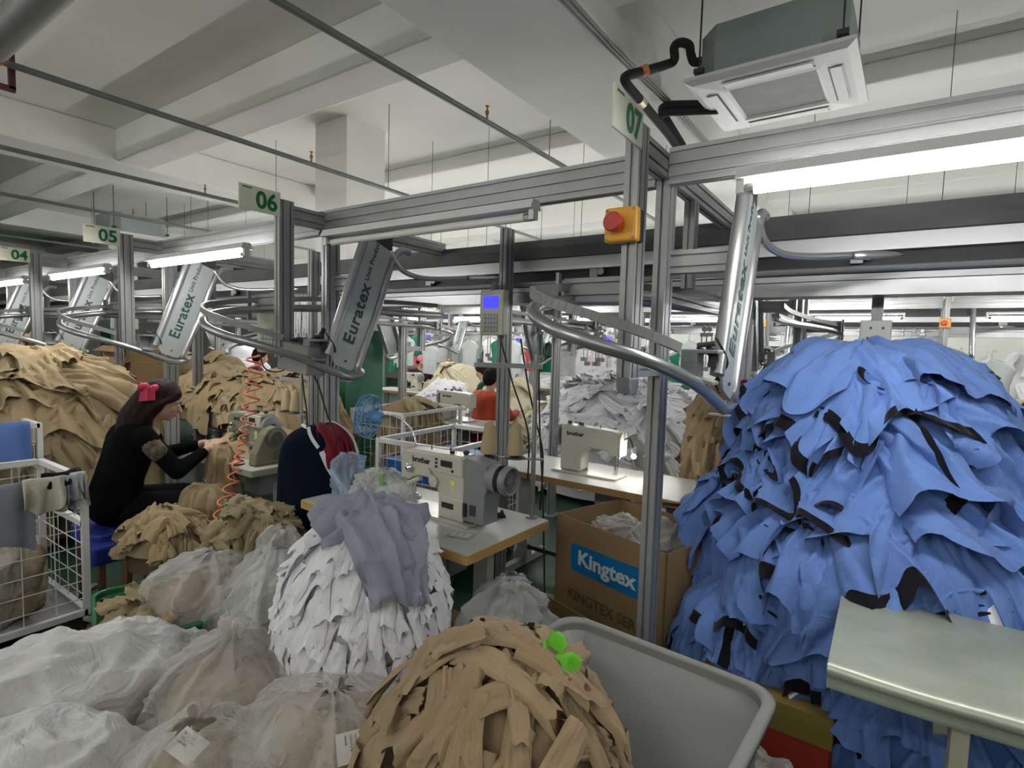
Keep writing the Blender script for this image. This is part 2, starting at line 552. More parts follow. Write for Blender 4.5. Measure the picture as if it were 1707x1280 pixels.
def heap(m, n, name, label, cat, group, mats, seed, core_mat, core_label, th=(0, 2 * PI), trange=(0.02, 1.0), L=(0.2, 0.35), w0=(0.05, 0.1), w1=(0.2, 0.35), amp=0.02, k=(2, 4), lift=0.03, layer=0.012, rot=0.5, nu=20, nv=12, band=None, core=True, share=0, core_name='garment_heap', minz=0.03, wrk=0.006, curl=0.3, hem=0.08, edge=0.03, tuck=0.025, pinch=0.0, core_cat='pile', crease=.009, collars=0):
    """a mound (uncountable core) shingled with separate pieces of cloth; returns the pieces"""
    rg = random.Random(seed)
    if core:
        o = link(core_name, m.mesh(core_name, core_mat))
        tag(o, core_label, core_cat, None, 'stuff')
    out = []
    # stratified sample over the surface, bottom rows first
    rows = []
    tot = 0
    T = np.linspace(trange[0] * m.S, trange[1] * m.S, 40)
    wts = [m.rad(t) for t in T]
    for i in range(n):
        t = rg.choices(T, wts)[0] + rg.uniform(-0.02, 0.02)
        rows.append(max(0.0, t))
    rows.sort(reverse=True)
    gold = 0.618034
    for i, t in enumerate(rows):
        a = th[0] + (th[1] - th[0]) * ((i * gold + rg.uniform(-0.05, 0.05)) % 1.0)
        l = rg.uniform(*L); t = max(0.0, t - l * 0.5)
        P = patch(m, a, t, l, rg.uniform(*w0), rg.uniform(*w1), rot=rg.gauss(0, rot), amp=amp * rg.uniform(0.7, 1.3), k=rg.uniform(*k),
                  layer=layer * rg.uniform(0.3, 1.8), lift=lift * rg.uniform(0.4, 1.5), nu=nu, nv=nv, seed=seed * 1000 + i, curl=rg.uniform(-curl, curl), wrk=wrk, hem=hem, edge=edge, tuck=tuck, pinch=pinch, crease=crease)
        P[..., 2] = np.maximum(P[..., 2], minz)
        c = P.mean((0, 1))
        mi = None
        mm = list(mats)
        if band and rg.random() < band[0]:
            mi = np.zeros((nv - 1, nu - 1), dtype=int)
            kind = rg.random()
            if kind < 0.30:
                mi[-2:, :] = 1
            elif kind < 0.60:
                mi[:3, nu // 4:-nu // 4] = 1
            elif kind < 0.8:
                mi[2:, -4:-1] = 1
            elif kind < 0.9:
                j = rg.randrange(4, nu - 9); mi[-3:, j:j + 4] = 1
            else:
                j = rg.randrange(4, nu - 8); mi[-4:, j:j + 3] = 2
            mi = mi.reshape(-1)
        me = grid_mesh(name, P - c, mm, mi)
        o = link(name, me)
        o.location = c
        tag(o, label, cat, group)
        out.append(o)
        if collars and i % max(1, n // collars) == n // collars // 2 + 1:
            # neck opening: black rib ring round a dark hollow
            g = np.linspace(0, 2 * PI, 36, endpoint=False)
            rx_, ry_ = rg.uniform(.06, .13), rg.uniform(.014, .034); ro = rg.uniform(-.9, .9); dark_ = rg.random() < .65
            ca, cb = t + l * .55, 0
            rows_ = []; 
            for s_, hh in ((0.0, .006), (.70, .010), (.78, .024), (.95, .032), (1.10, .030), (1.2, -.01)):
                ea, eb = np.cos(g) * rx_ * s_, np.sin(g) * ry_ * s_
                ua = ca + ea * math.sin(ro) + eb * math.cos(ro); ub = (ea * math.cos(ro) - eb * math.sin(ro)) * max(1, ca / m.rad(ca))
                ub = ub + .35 * rx_ * np.cos(g) ** 2 * max(1, ca / m.rad(ca)); PP, NN = m.at(a + np.arctan2(ub, ua), np.hypot(ua, ub))
                rows_.append(PP + NN * (layer + hh + .02 + .010 * np.sin(2 * g + i))[:, None])
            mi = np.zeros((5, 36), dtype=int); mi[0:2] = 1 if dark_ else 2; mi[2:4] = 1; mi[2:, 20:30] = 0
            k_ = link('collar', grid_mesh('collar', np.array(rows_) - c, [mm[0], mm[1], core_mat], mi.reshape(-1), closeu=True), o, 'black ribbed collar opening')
    return out

def bag_mesh(name, c, axis, prof, m, seed, squash=1.0, wr=0.02, nf=9, nt=100, nth=160, floor=0.0, lump=0.05, lf=5, up=(0, 0, 1)):
    """plastic bag / sack: prof = (distance along the axis, radius); wrinkles gather towards narrow ends"""
    d, a, b = [np.array(x) for x in frame(axis, up)]
    t = np.linspace(0, 1, nt)
    pd = np.array([p[0] for p in prof], float); pr = np.array([p[1] for p in prof], float)
    tt = np.linspace(pd[0], pd[-1], nt)
    r = np.interp(tt, pd, pr)
    r = np.convolve(np.r_[r[3:0:-1], r, r[-2:-5:-1]], np.ones(7) / 7, 'valid')
    r[0] = pr[0]; r[-1] = pr[-1]
    th = np.linspace(0, 2 * PI, nth, endpoint=False)
    T, TH = np.meshgrid(np.arange(nt), th, indexing='ij')
    R = r[T]
    P = np.array(c) + d * tt[T][..., None] + a * (np.cos(TH) * R)[..., None] + b * (np.sin(TH) * R * squash)[..., None]
    rad = a * np.cos(TH)[..., None] + b * np.sin(TH)[..., None]
    ridg = 1 - np.abs(sn(np.stack([np.cos(TH) * nf, np.sin(TH) * nf, tt[T] * 2.2 / max(pr.max(), .01) * 0.4], -1), seed, 1.0))
    fine = 1 - np.abs(sn(P, seed + 3, 26))
    fine2 = 1 - np.abs(sn(P + 0.05 * sn(P, seed + 8, 9)[..., None], seed + 4, 55))
    narrow = 0.5 + 0.8 * (1 - R / pr.max())
    axl = ((P - np.array(c)) @ d)[..., None] * d
    Q = P - axl * .62
    cr1 = (1 - np.abs(sn(Q, seed + 21, 15))) ** 5; cr2 = (1 - np.abs(sn(Q + .03 * sn(P, seed, 14)[..., None], seed + 23, 32))) ** 4
    P = P + rad * (cr1 * wr * .55 + cr2 * wr * .35)[..., None]
    P = P + rad * ((ridg - 0.5) * wr * narrow + (fine - 0.5) * wr * 0.5 + (fine2 - .5) * wr * 0.25 + sn(P, seed + 1, lf) * lump * np.minimum(1, R / (0.5 * pr.max())))[..., None]
    P[..., 2] = np.where(P[..., 2] < floor, floor + (floor - P[..., 2]) * 0.02, P[..., 2])
    return grid_mesh(name, P, m, closeu=True)

def ray(px, py):
    d = np.array([px - 853.5, py - 640.0, F])
    return np.array([d @ AX, d @ AY, d @ AZ])
def at(px, py, x=None, y=None, z=None):
    """the world point seen at a pixel on a given world plane"""
    r = ray(px, py)
    t = (x / r[0]) if x is not None else (y / r[1]) if y is not None else ((z - 1.6) / r[2])
    return Vector((r[0] * t, r[1] * t, 1.6 + r[2] * t))

# ================================================================== the hall
CEIL = mat('painted_concrete_ceiling', (0.84, 0.84, 0.80), 0.8, var=0.07, vscale=0.9, bump=0.1, bscale=3)
CEILW = mat('painted_concrete_wall', (0.66, 0.67, 0.62), 0.8, var=0.10, vscale=1.2)
FLOOR = mat('green_painted_floor', (0.010, 0.055, 0.028), 0.45, var=0.5, vscale=2.5, bump=0.05, bscale=12)
XL, XR, YB, YF = -24.0, 6.0, -4.5, 17.0
b = MB(); b.bb((XL, YB, -0.1), (XR, YF, 0)); struct('floor', b, FLOOR)
b = MB(); b.bb((XL, YB, 4.0), (XR, YF, 4.15)); struct('ceiling', b, CEIL)
b = MB(); b.bb((XL - .15, YB, 0), (XL, YF, 4)); struct('wall_left', b, CEILW)
b = MB(); b.bb((XR, YB, 0), (XR + .15, YF, 4)); struct('wall_right', b, CEILW)
b = MB(); b.bb((XL, YF, 0), (XR, YF + .15, 4)); struct('wall_back', b, CEILW)
b = MB(); b.bb((XL, YB - .15, 0), (XR, YB, 4)); struct('wall_front', b, CEILW)
n = 1
for x0, x1, z in ((-2.42, -1.5, 3.45), (-8.45, -7.62, 3.6), (-14.6, -13.8, 3.6), (-20.6, -19.8, 3.6), (4.2, 5.0, 3.5)):
    b = MB(); b.bb((x0, YB, z), (x1, YF, 4.0)); struct('trim_%d' % n, b, CEIL, bevel=0.02); n += 1
for y0, w, z in ((-2.6, .35, 3.64), (0.1, .3, 3.84), (2.8, .37, 3.63), (5.5, .35, 3.83), (8.2, .4, 3.63), (10.9, .35, 3.8), (13.6, .4, 3.63)):
    b = MB(); b.bb((XL, y0, z), (XR, y0 + w, 4.0)); struct('trim_%d' % n, b, CEIL, bevel=0.02); n += 1
# painted column with a green lower part
colw = mat('column_white', (0.66, 0.68, 0.6), 0.7); GREENP = mat('column_green', (0.01, 0.14, 0.07), 0.45, var=0.2, vscale=3)
pc = at(582, 650, x=-5.2)
for i, (cx_, cy_) in enumerate(((pc.x, pc.y), (-14.2, 5.2), (-1.9, 12.6), (-8.0, 12.6), (-14.2, 12.6))):
    w = 0.27
    b = MB(); b.bb((cx_ - w, cy_ - w, 0), (cx_ + w, cy_ + w, 1.72)); b.bb((cx_ - w, cy_ - w, 1.72), (cx_ + w, cy_ + w, 4.0), mi=1)
    o = struct('pillar_%d' % (i + 1), b, [GREENP, CEIL])

# ------------------------------------------------------------------ fire pipes
PIPE = mat('grey_iron_pipe', (0.20, 0.20, 0.19), 0.5, 0.3, var=0.2, vscale=6)
heads = {0: (812, 190), 1: (519, 268), 2: (342, 322), 3: (222, 358)}
pl = ['thin grey sprinkler pipe crossing the ceiling above the numbered beam, nearest the air conditioner',
      'thin grey sprinkler pipe across the ceiling, second from the air conditioner',
      'thin grey sprinkler pipe meeting the 06 sign, third from the air conditioner',
      'thin grey sprinkler pipe passing over the far hanging air conditioner, fourth in order',
      'thin grey sprinkler pipe furthest away, low over the 04 sign']
for i, (x, z) in enumerate(((-2.42, 3.15), (-4.33, 3.15), (-6.3, 3.15), (-8.4, 3.15), (-12.0, 3.15))):
    t = thing('sprinkler_pipe', pl[i], 'pipe', (x, 2.0, z), group='sprinkler pipes under the ceiling')
    b = MB(); b.tube([(0, -6, 0), (0, 14, 0)], 0.02, 10)
    for y in (-1.6, 2.6, 6.8): b.cyl((0, y - .03, 0), (0, y + .03, 0), 0.028, 10)
    build('pipe', b, PIPE, t, smooth='auto')
    hy = []
    if i in heads:
        hy.append(at(*heads[i], x=x).y - 2.0)
    for y in hy + [hy[0] + 3.0 if hy else 3.0, hy[0] - 3.0 if hy else 0]:
        b = MB(); b.lathe([(0.008, 0.0), (0.008, .05), (.014, .055), (.014, .075), (.006, .08), (.006, .10), (.016, .104), (.016, .108), (.002, .11)], (0, y, 0), n=10)
        build('sprinkler_head', b, mat('brass', (0.35, 0.22, 0.10), 0.4, 0.8), t, smooth='auto', label='brass sprinkler head')
    for y in (-4, -1, 2, 5, 8):
        b = MB(); b.cyl((0, y, 0), (0, y, .85), 0.004, 6); build('hanger_rod', b, PIPE, t)

# big pipe at the top left corner
t = thing('drain_pipe', 'thick grey pipe with orange band at the ceiling corner above the sprinkler pipes', 'pipe', (-4.0, 0.97, 3.2))
b = MB(); b.tube([(-6, 0, 0), (3.0, 0, 0)], 0.085, 20); build('pipe', b, PIPE, t, smooth='auto')
b = MB(); b.tube([(-.34, 0, 0), (-.30, 0, 0)], 0.093, 20); build('pipe_joint', b, mat('orange_band', (0.5, 0.16, 0.05), 0.6), t, smooth='auto', label='orange painted band')
b = MB()
for sgn in (-1, 1): b.bar((-.42, sgn * .12, -.16), (-.42, sgn * .12, .5), .03, .03)
b.bar((-.42, -.135, -.16), (-.42, .135, -.16), .03, .03)
build('bracket', b, mat('maroon_paint', (0.09, 0.02, 0.03), 0.5), t, label='dark maroon bracket')

# ------------------------------------------------------------------ ceiling air conditioners
def cassette(label, loc, rz=0.0):
    t = thing('ceiling_air_conditioner', label, 'air conditioner', loc, rz)
    PW = mat('ac_panel_white', (0.70, 0.70, 0.68), 0.4, var=0.05, vscale=5); GZ = mat('galvanised_sheet', (0.33, 0.38, 0.38), 0.45, 0.5, var=0.15, vscale=3)
    h = .475
    b = MB()
    o_ = [(-h, -h), (h, -h), (h, h), (-h, h)]
    # bevelled panel rim with an open middle
    def ring(r0, z0, r1, z1):
        v = [(sx * r0, sy * r0, z0) for sx, sy in ((-1, -1), (1, -1), (1, 1), (-1, 1))] + [(sx * r1, sy * r1, z1) for sx, sy in ((-1, -1), (1, -1), (1, 1), (-1, 1))]
        b.add(v, [(i, (i + 1) % 4, (i + 1) % 4 + 4, i + 4) for i in range(4)])
    ring(h, .03, h, .01); ring(h, .01, .43, -.012); ring(.43, -.012, .27, -.02); ring(.27, -.02, .25, -.004)
    build('panel', b, PW, t, bevel=0.004)
    b = MB(); b.bb((-.25, -.25, -.006), (.25, .25, .01)); 
    build('intake_grille', b, mat('ac_grille_grey', (0.34, 0.35, 0.33), 0.7, bump=0.3, bscale=180, var=0.2, vscale=4), t)
    for k in range(4):
        R = rotz(k * PI / 2)
        b = MB(); b.box(R @ Vector((0, -.355, -.022)), (.50, .06, .006), R)
        b.box(R @ Vector((0, -.39, -.02)), (.52, .006, .004), R, )
        build('louvre', b, PW, t)
        b = MB(); b.box(R @ Vector((0, -.32, -.0175)), (.52, .012, .004), R); build('air_slot', b, BLACK, t)
    b = MB()
    s = .42; c = .12
    b.prism([(-s + c, -s), (s - c, -s), (s, -s + c), (s, s - c), (s - c, s), (-s + c, s), (-s, s - c), (-s, -s + c)], (0, 0, .03), (0, 0, .34), up=(0, 1, 0))
    build('casing', b, GZ, t, label='galvanised casing')
    for sx, sy in ((-1, -1), (1, -1), (1, 1), (-1, 1)):
        b = MB(); b.cyl((sx * .40, sy * .40, .05), (sx * .40, sy * .40, 4.02 - loc[2]), .006, 6); b.box((sx * .40, sy * .40, .09), (.06, .04, .03)); build('hanger_rod', b, DARKMETAL, t)
    return t
cassette('white cassette air conditioner hanging by rods above the lit tube near sign 07', (-.71, 4.07, 3.3), -.03)
cassette('small distant cassette air conditioner hanging above the 05 sign', (-10.9, 4.2, 3.25))
t = thing('insulated_pipe', 'black foam insulated pipe looping up into the air conditioner', 'pipe', (-1.2, 4, 3.3))
pts = [at(1190, 95, y=3.9), at(1160, 104, y=3.9), at(1152, 92, y=3.88), at(1149, 76, y=3.86), at(1136, 71, y=3.84), at(1124, 78, y=3.82), at(1124, 100, y=3.80), at(1110, 108, y=3.76), at(1070, 120, x=-1.40), at(1046, 126, x=-1.44), at(1043, 137, x=-1.45), at(1065, 165, x=-1.45), at(1115, 225, x=-1.45), at(1135, 255, x=-1.44)]
b = MB(); b.tube(bez(pts, 6), 0.03, 10); build('foam_sleeve', b, RUBBER, t, smooth=True, world=True)
b = MB(); b.tube([pts[8] + Vector((-.03, 0, -.003)), pts[8] + Vector((.04, 0, .008))], 0.034, 10); build('tape_band', b, mat('orange_tape', (0.7, 0.25, 0.1), 0.5), t, world=True, label='orange tape band')
b = MB(); b.tube([pts[11], pts[11] + (pts[12] - pts[11]) * .12], 0.0335, 10); build('tape_band', b, mat('foil_tape', (0.7, 0.6, 0.45), 0.3, 0.5), t, world=True)
for k in range(2):
    t = thing('insulated_pipe', ('lower' if k else 'upper') + ' of two black insulated pipes beneath the air conditioner side', 'pipe', (-1.2, 4, 3.3))
    dy = k * 12
    pts = [at(1197, 174 + dy * .8, y=4.1), at(1140, 174 + dy, y=4.1), at(1110, 176 + dy, y=4.1), at(1103 - k * 2, 186 + dy, y=4.15), at(1115, 205 + dy * .5, y=4.25), at(1150, 262, y=4.6)]
    b = MB(); b.tube(bez(pts, 6), 0.028, 10); build('foam_sleeve', b, RUBBER, t, smooth=True, world=True)
for k in range(3):
    o = build('ceiling_cable', MB().tube(bez([(-1.62 + .03 * k, -3, 3.437), (-1.58 + .04 * k, 1.5, 3.437), (-1.55 + .025 * k, 3.2, 3.44), (-1.47 + .02 * k, 4.6, 3.43), (-1.4, 7, 3.4)], 6), 0.008, 6), mat('grey_cable', (0.35, 0.36, 0.34), 0.6), smooth=True)
    tag(o, 'thin grey cable running along the underside of the big concrete beam', 'cable', 'cables along the concrete beam')

# ================================================================== overhead unit line
LINE_Y = (1.77, 8.45)
def light(label, x0, x1, y, z, lit=True, group='fluorescent tube lights', wide=False, rods=False):
    t = thing('tube_light', label, 'light', ((x0 + x1) / 2, y, z), group=group)
    L = (x1 - x0) / 2
    b = MB(); b.prism([(-.022, .03), (-.038, -.004), (.038, -.004), (.022, .03)] if wide else [(-.014, .024), (-.019, .0), (.019, .0), (.014, .024)], (-L, 0, .022 if wide else .030), (L, 0, .022 if wide else .030)); build('batten', b, WHITEP, t)
    for s in (-1, 1):
        b = MB(); b.box((s * (L - .012), 0, .008), (.022, .034, .06)); build('lamp_holder', b, WHITEP, t)
    m = emit('tube_lit', (1.0, 0.985, 0.96), 40.0) if lit else WHITET
    b = MB(); b.tube([(-L + .05, 0, -.01), (L - .05, 0, -.01)], 0.016, 12); build('tube', b, m, t, smooth='auto', label='glowing white tube' if lit else 'unlit white tube')
    if rods:
        for s in (-1, 1):
            b = MB(); b.cyl((s * .42, 0, .04), (s * .42, 0, 4.0 - z), .0028, 5); build('hanger_rod', b, DARKMETAL, t)
    for s in (-1, 1):
        b = MB(); b.cyl((s * (L - .05), 0, -.01), (s * (L - .022), 0, -.01), 0.0165, 12); build('tube_cap', b, CHROME, t)
    return t

def station_frame(sign, label, estop=False, cap=False, row2=False):
    """hanging post, arms and floor post; local origin on the floor under the hanging post"""
    t = thing('station_frame', label, 'metal frame', (0, 0, 0), group='station frames of the overhead line')
    b = MB(); b.slot((0, 0, 1.50), (0, 0, 2.335), .048, .088, 1, 2, up=(0, 1, 0)); build('hanging_post', b, ALU, t)
    b = MB(); b.slot((0, .3, 0.0), (0, .3, 2.225), .048, .092, 1, 2, up=(0, 1, 0)); b.bb((-.06, .22, 0), (.06, .38, .012)); build('floor_post', b, ALU, t)
    b = MB(); b.slot((0, .044, 2.27), (0, 1.28, 2.27), .045, .09, 1, 2); build('top_arm', b, ALU, t)
    b = MB(); b.slot((0, .044, 1.525), (0, .26, 1.525), .045, .05, 1, 1); build('lower_arm', b, ALU, t)
    b = MB()
    for y in (.62,): b.slot((0, y, 1.86), (0, y, 2.225), .045, .06, 1, 1, up=(0, 1, 0))
    build('drop_bracket', b, ALU, t)
    b = MB(); b.slot((0.024, .33, 1.93), (.26, .33, 1.93), .045, .085, 1, 2); build('side_arm', b, ALU, t)
    b = MB(); b.slot((0, .34, 1.80), (0, 1.28, 1.80), .04, .04, 1, 1); build('loop_arm', b, ALUD, t)
    b = MB(); b.box((.03, -.155, 2.30), (.008, .225, .125)); s_ = build('sign_plate', b, SIGNW, t, bevel=.003, label='cream plate with green number ' + sign)
    text(sign, .118, (.0352, -.120, 2.295), (0, 1, 0), (0, 0, 1), GREENT, s_, bold=.0035, align='CENTER')
    b = MB(); b.box((.0352, -.225, 2.348), (.001, .05, .006)); build('printed_line', b, GREENT, s_)
    if cap:
        b = MB(); b.prism([(-.045, 0), (.045, 0), (.043, -.03), (.03, -.055), (-.03, -.055), (-.043, -.03)], (-.024, 0, 1.5), (.024, 0, 1.5)); build('end_cap', b, MGREY, t, bevel=.004)
    if estop:
        b = MB(); b.box((-.015, -.064, 2.0), (.112, .04, .112)); s_ = build('emergency_stop', b, YELLOW, t, bevel=.008, label='yellow emergency stop box')
        b = MB(); b.box((-.015, -.026, 2.0), (.106, .036, .106)); build('back_box', b, BLACK, s_, bevel=.006)
        b = MB(); b.lathe([(.018, 0), (.018, .014), (.031, .018), (.032, .034), (.027, .041), (.001, .043)], (-.027, -.084, 2.003), (0, -1, 0), 20); build('push_button', b, RED, s_, smooth='auto')
        for sx in (-1, 1):
            for sz in (-1, 1):
                b = MB(); b.cyl((-.015 + sx * .046, -.083, 2 + sz * .046), (-.015 + sx * .046, -.0855, 2 + sz * .046), .005, 8); build('screw', b, ALUD, s_)
    return t

def loop_rail(label, plain=False):
    """chute plate and bent pipe loop of one station; local origin as the frame"""
    t = thing('loop_rail', label, 'conveyor rail', (0, 0, 0), group='loop rails of the overhead line')
    X = .285
    # chute plate: leans in the plane x = X
    top, bot = Vector((X, .418, 2.15)), Vector((X, .17, 1.485))
    d = (bot - top).normalized(); s = Vector((0, 1, 0)) - d * d.y; s.normalize()
    w = .090
    out = []
    for a, c in ((-w, 0), (w, 0)): out.append(top + s * a)
    V2 = [(top + s * -w), (top + s * w), (bot + s * w), (bot + s * (w * .6) + d * .035), (bot + s * (-w * .6) + d * .035), (bot - s * w)]
    b = MB(); n = len(V2)
    b.add([p + Vector((-.004, 0, 0)) for p in V2] + [p + Vector((.004, 0, 0)) for p in V2], [tuple(range(n)), tuple(range(2 * n - 1, n - 1, -1))] + [(i, i + n, (i + 1) % n + n, (i + 1) % n) for i in range(n)])
    p = build('chute_plate', b, mat('satin_plate', (0.42, 0.45, 0.45), 0.4, 0.35, var=0.1, vscale=4), t)
    e = -s
    for txt, sz, off, g, bd in (('Euratex', .118, .34, mat('letter_green_black', (0.02, 0.06, 0.05), .5), .003), ('Unit Production System', .05, .78, mat('letter_dark', (0.03, 0.05, 0.06), .5), .0012)):
        pass
    text('Euratex', .105, bot - d * .10 + s * -.01 + Vector((.005, 0, 0)), -d, -s, mat('letter_green_black', (0.015, 0.07, 0.05), .5), p, bold=.0025, spacing=1.08)
    text('Unit Production System', .042, bot - d * .475 + s * -.018 + Vector((.005, 0, 0)), -d, -s, mat('letter_dark', (0.03, 0.05, 0.06), .5), p, bold=.0008, spacing=1.12)
    b = MB(); q = bot - d * .005 + s * .005; b.cyl(q + Vector((.003, 0, 0)), q + Vector((.009, 0, 0)), .006, 8); build('bolt', b, DARKMETAL, p)
    # rolled edge on the near side of the plate
    b = MB(); b.tube([top - s * (w + .014) - d * .02 + Vector((-.01, 0, 0)), bot - s * (w + .014) + d * .0 + Vector((-.01, 0, 0))], .024, 14); build('rolled_edge', b, STEEL, t, smooth='auto')
    # lower rail
    a0 = top + s * .115; a1 = bot + s * .10
    pts = [a0 + Vector((0, .12, .03)), a0 + Vector((0, .04, .02)), a0 + d * .10, a0 + d * .35, a1 - d * .10, a1 + d * .0, Vector((X - .005, .29, 1.42)), Vector((X - .015, .22, 1.40)), Vector((X - .02, .12, 1.43)), Vector((.235, -.05, 1.50)), Vector((.16, -.24, 1.565)), Vector((.04, -.35, 1.61)), Vector((-.09, -.375, 1.655)), Vector((-.195, -.31, 1.705)), Vector((-.24, -.17, 1.74)), Vector((-.21, .02, 1.765)), Vector((-.10, .30, 1.785)), Vector((-.01, .8, 1.79)), Vector((0, 1.25, 1.80))]
    b = MB(); b.tube(bez(pts, 8), .021, 12); build('lower_rail', b, STEEL, t, smooth=True)
    pts = [Vector((.22, -.15, 1.605)), Vector((.15, -.26, 1.645)), Vector((.03, -.36, 1.69)), Vector((-.10, -.38, 1.73)), Vector((-.20, -.31, 1.765)), Vector((-.25, -.17, 1.79)), Vector((-.22, .02, 1.815)), Vector((-.10, .30, 1.84)), Vector((-.02, .8, 1.86)), Vector((-.03, 1.25, 1.87))]
    P = bez(pts, 6); b = MB()
    for i in range(len(P) - 1): b.bar(P[i], P[i + 1], .016, .028)
    build('upper_rail', b, ALUD, t)
    b = MB(); b.bar((-.255, -.05, 1.70), (-.255, -.05, 1.86), .02, .012); b.slot((-.025, -.0, 1.80), (-.25, -.0, 1.80), .04, .085, 1, 2); build('rail_bracket', b, ALUD, t)
    # sensor bracket at the right end of the upper rail
    b = MB()
    b.prism([(-.055, -.06), (.05, -.07), (.05, -.058), (.0, -.048), (.0, .03), (.06, .03), (.06, .042), (-.055, .042)], (.235, -.01, 1.56), (.235, .06, 1.56)); build('sensor_bracket', b, MGREY, t, bevel=.003)
    b = MB(); b.box((.265, .06, 1.565), (.025, .03, .04)); b.cyl((.22, .03, 1.615), (.275, .03, 1.622), .008, 8); b.cyl((.215, .045, 1.61), (.275, .06, 1.575), .006, 8); b.cyl((.275, .04, 1.60), (.270, .09, 1.53), .008, 8); b.cyl((.255, .05, 1.625), (.255, .05, 1.60), .012, 10); b.tube(bez([(.24, .03, 1.62), (.27, .05, 1.60), (.262, .09, 1.55), (.27, .12, 1.50)], 5), .005, 6); build('release_gate', b, DARKMETAL, t)
    b = MB(); b.tube(bez([(.27, .06, 1.64), (.30, .10, 1.56), (.26, .12, 1.50), (.28, .10, 1.46)], 5), .004, 6); build('air_line', b, RUBBER, t, smooth=True)
    b = MB(); b.box((.26, .20, 1.378), (.07, .03, .006)); build('rail_end_clip', b, ALU, t)
    # entry chute hooked over the main line
    b = MB(); b.tube(bez([(X, .50, 2.12), (X + .02, .56, 2.03), (X + .07, .65, 1.99), (X + .16, .74, 1.985), (X + .30, .84, 1.995)], 6), .015, 10); b.lathe([(.016, 0), (.02, .05), (.012, .16), (.001, .2)], (X + .30, .84, 1.995), (1, .6, .05), 10, sx=.5); build('entry_rail', b, STEEL, t, smooth=True)
    b = MB(); b.box((X - .03, .47, 2.17), (.05, .10, .08)); b.cyl((X - .02, .44, 2.2), (X + .04, .44, 2.2), .018, 10); build('lift_head', b, DARKMETAL, t, bevel=.004)
    return t

def terminal(label, scr=True):
    t = thing('control_terminal', label, 'control panel', (0, 0, 0), group='station control terminals')
    b = MB(); b.box((0, 0, 0), (.185, .06, .285)); build('case', b, PUTTY, t, bevel=.008)
    b = MB(); b.box((-.005, -.0305, .065), (.115, .004, .078)); build('screen', b, emit('screen_blue', (0.02, 0.02, 1.0), 1.5), t, label='glowing blue screen')
    b = MB(); b.box((-.005, -.0305, -.065), (.115, .003, .115)); k = build('keypad', b, mat('keypad_grey', (0.24, 0.26, 0.27), .5), t)
    for i in range(5):
        for j in range(4):
            b = MB(); b.box((-.05 + i * .0225, -.0325, -.107 + j * .028), (.016, .003, .018)); build('key', b, mat('key_light', (0.42, 0.45, 0.46), .5), k)
    b = MB(); b.lathe([(.03, 0), (.028, .03), (.014, .055), (.001, .06)], (0, 0, .14), n=12); build('cable_gland', b, MGREY, t, smooth='auto')
    return t

def x_of(i): return -.73 - 1.985 * (7 - i)
fr7 = station_frame('07', 'aluminium station frame with 07 sign and yellow emergency stop box', True, True)
fr7.location = (x_of(7), 1.77, 0)
fr = {7: fr7}
names = {6: 'aluminium station frame carrying the 06 sign, between 05 and 07', 5: 'aluminium station frame carrying the 05 sign', 4: 'aluminium station frame carrying the 04 sign', 3: 'aluminium station frame beyond the 04 sign, furthest along the line'}
for i in (6, 5, 4, 3):
    f = station_frame('%02d' % i, names[i]); f.location = (x_of(i), 1.77, 0); fr[i] = f
lr = loop_rail('steel loop rail with wide pipe chute beside the 07 station post')
lr.location = (x_of(7), 1.77, 0)
ln = {6: 'steel loop rail with Euratex chute plate beside the 06 post, unlit tube above', 5: 'steel loop rail with Euratex chute plate under the lit tube left of the 06 sign', 4: 'steel loop rail with Euratex chute plate beside the 05 post', 3: 'steel loop rail furthest down the row beside the 04 post'}
ln = {6: ln[6], 5: ln[5], 4: ln[4], 3: ln[3]}
for i in (6, 5, 4, 3):
    copy_tree(lr, label=ln[i], loc=(x_of(i), 1.77, 0))
# beams
def beam(label, x0, x1, y, z, group):
    t = thing('overhead_beam', label, 'metal beam', ((x0 + x1) / 2, y, z), group=group)
    L = (x1 - x0) / 2
    b = MB(); b.slot((-L, 0, 0), (L, 0, 0), .05, .13, 1, 3, g=.012, dp=.008); build('beam_profile', b, ALU, t)
    b = MB(); b.bb((-L, -.004, .065), (L, .03, .072)); build('cable_cover', b, ALUD, t)
    return t
for i, l in ((7, 'grooved aluminium beam running from sign 07 off to the right, tube light below'), (6, 'grooved aluminium beam spanning signs 06 and 07 over the unlit tube'), (5, 'grooved aluminium beam spanning signs 05 and 06'), (4, 'grooved aluminium beam spanning signs 04 and 05'), (3, 'grooved aluminium beam beyond sign 04'), (2, 'grooved aluminium beam at the far end of the line')):
    beam(l, x_of(i) + .026, x_of(i + 1) - .026, 2.03 + .0, 2.265, 'beams of the numbered line')
lab = {7: ('bright lit tube under the beam right of sign 07, nearest of all', True), 6: ('unlit fluorescent tube hanging under the beam between 06 and 07', False), 5: ('lit fluorescent tube between signs 05 and 06', True), 4: ('lit fluorescent tube between signs 04 and 05', True), 3: ('lit fluorescent tube just beyond sign 04', True), 2: ('lit fluorescent tube at the far end of the numbered row', True)}
for i, (l, on) in lab.items():
    light(l, x_of(i) + .315, x_of(i) + 1.575, 1.80, 2.10, on, wide=True)
    t = None
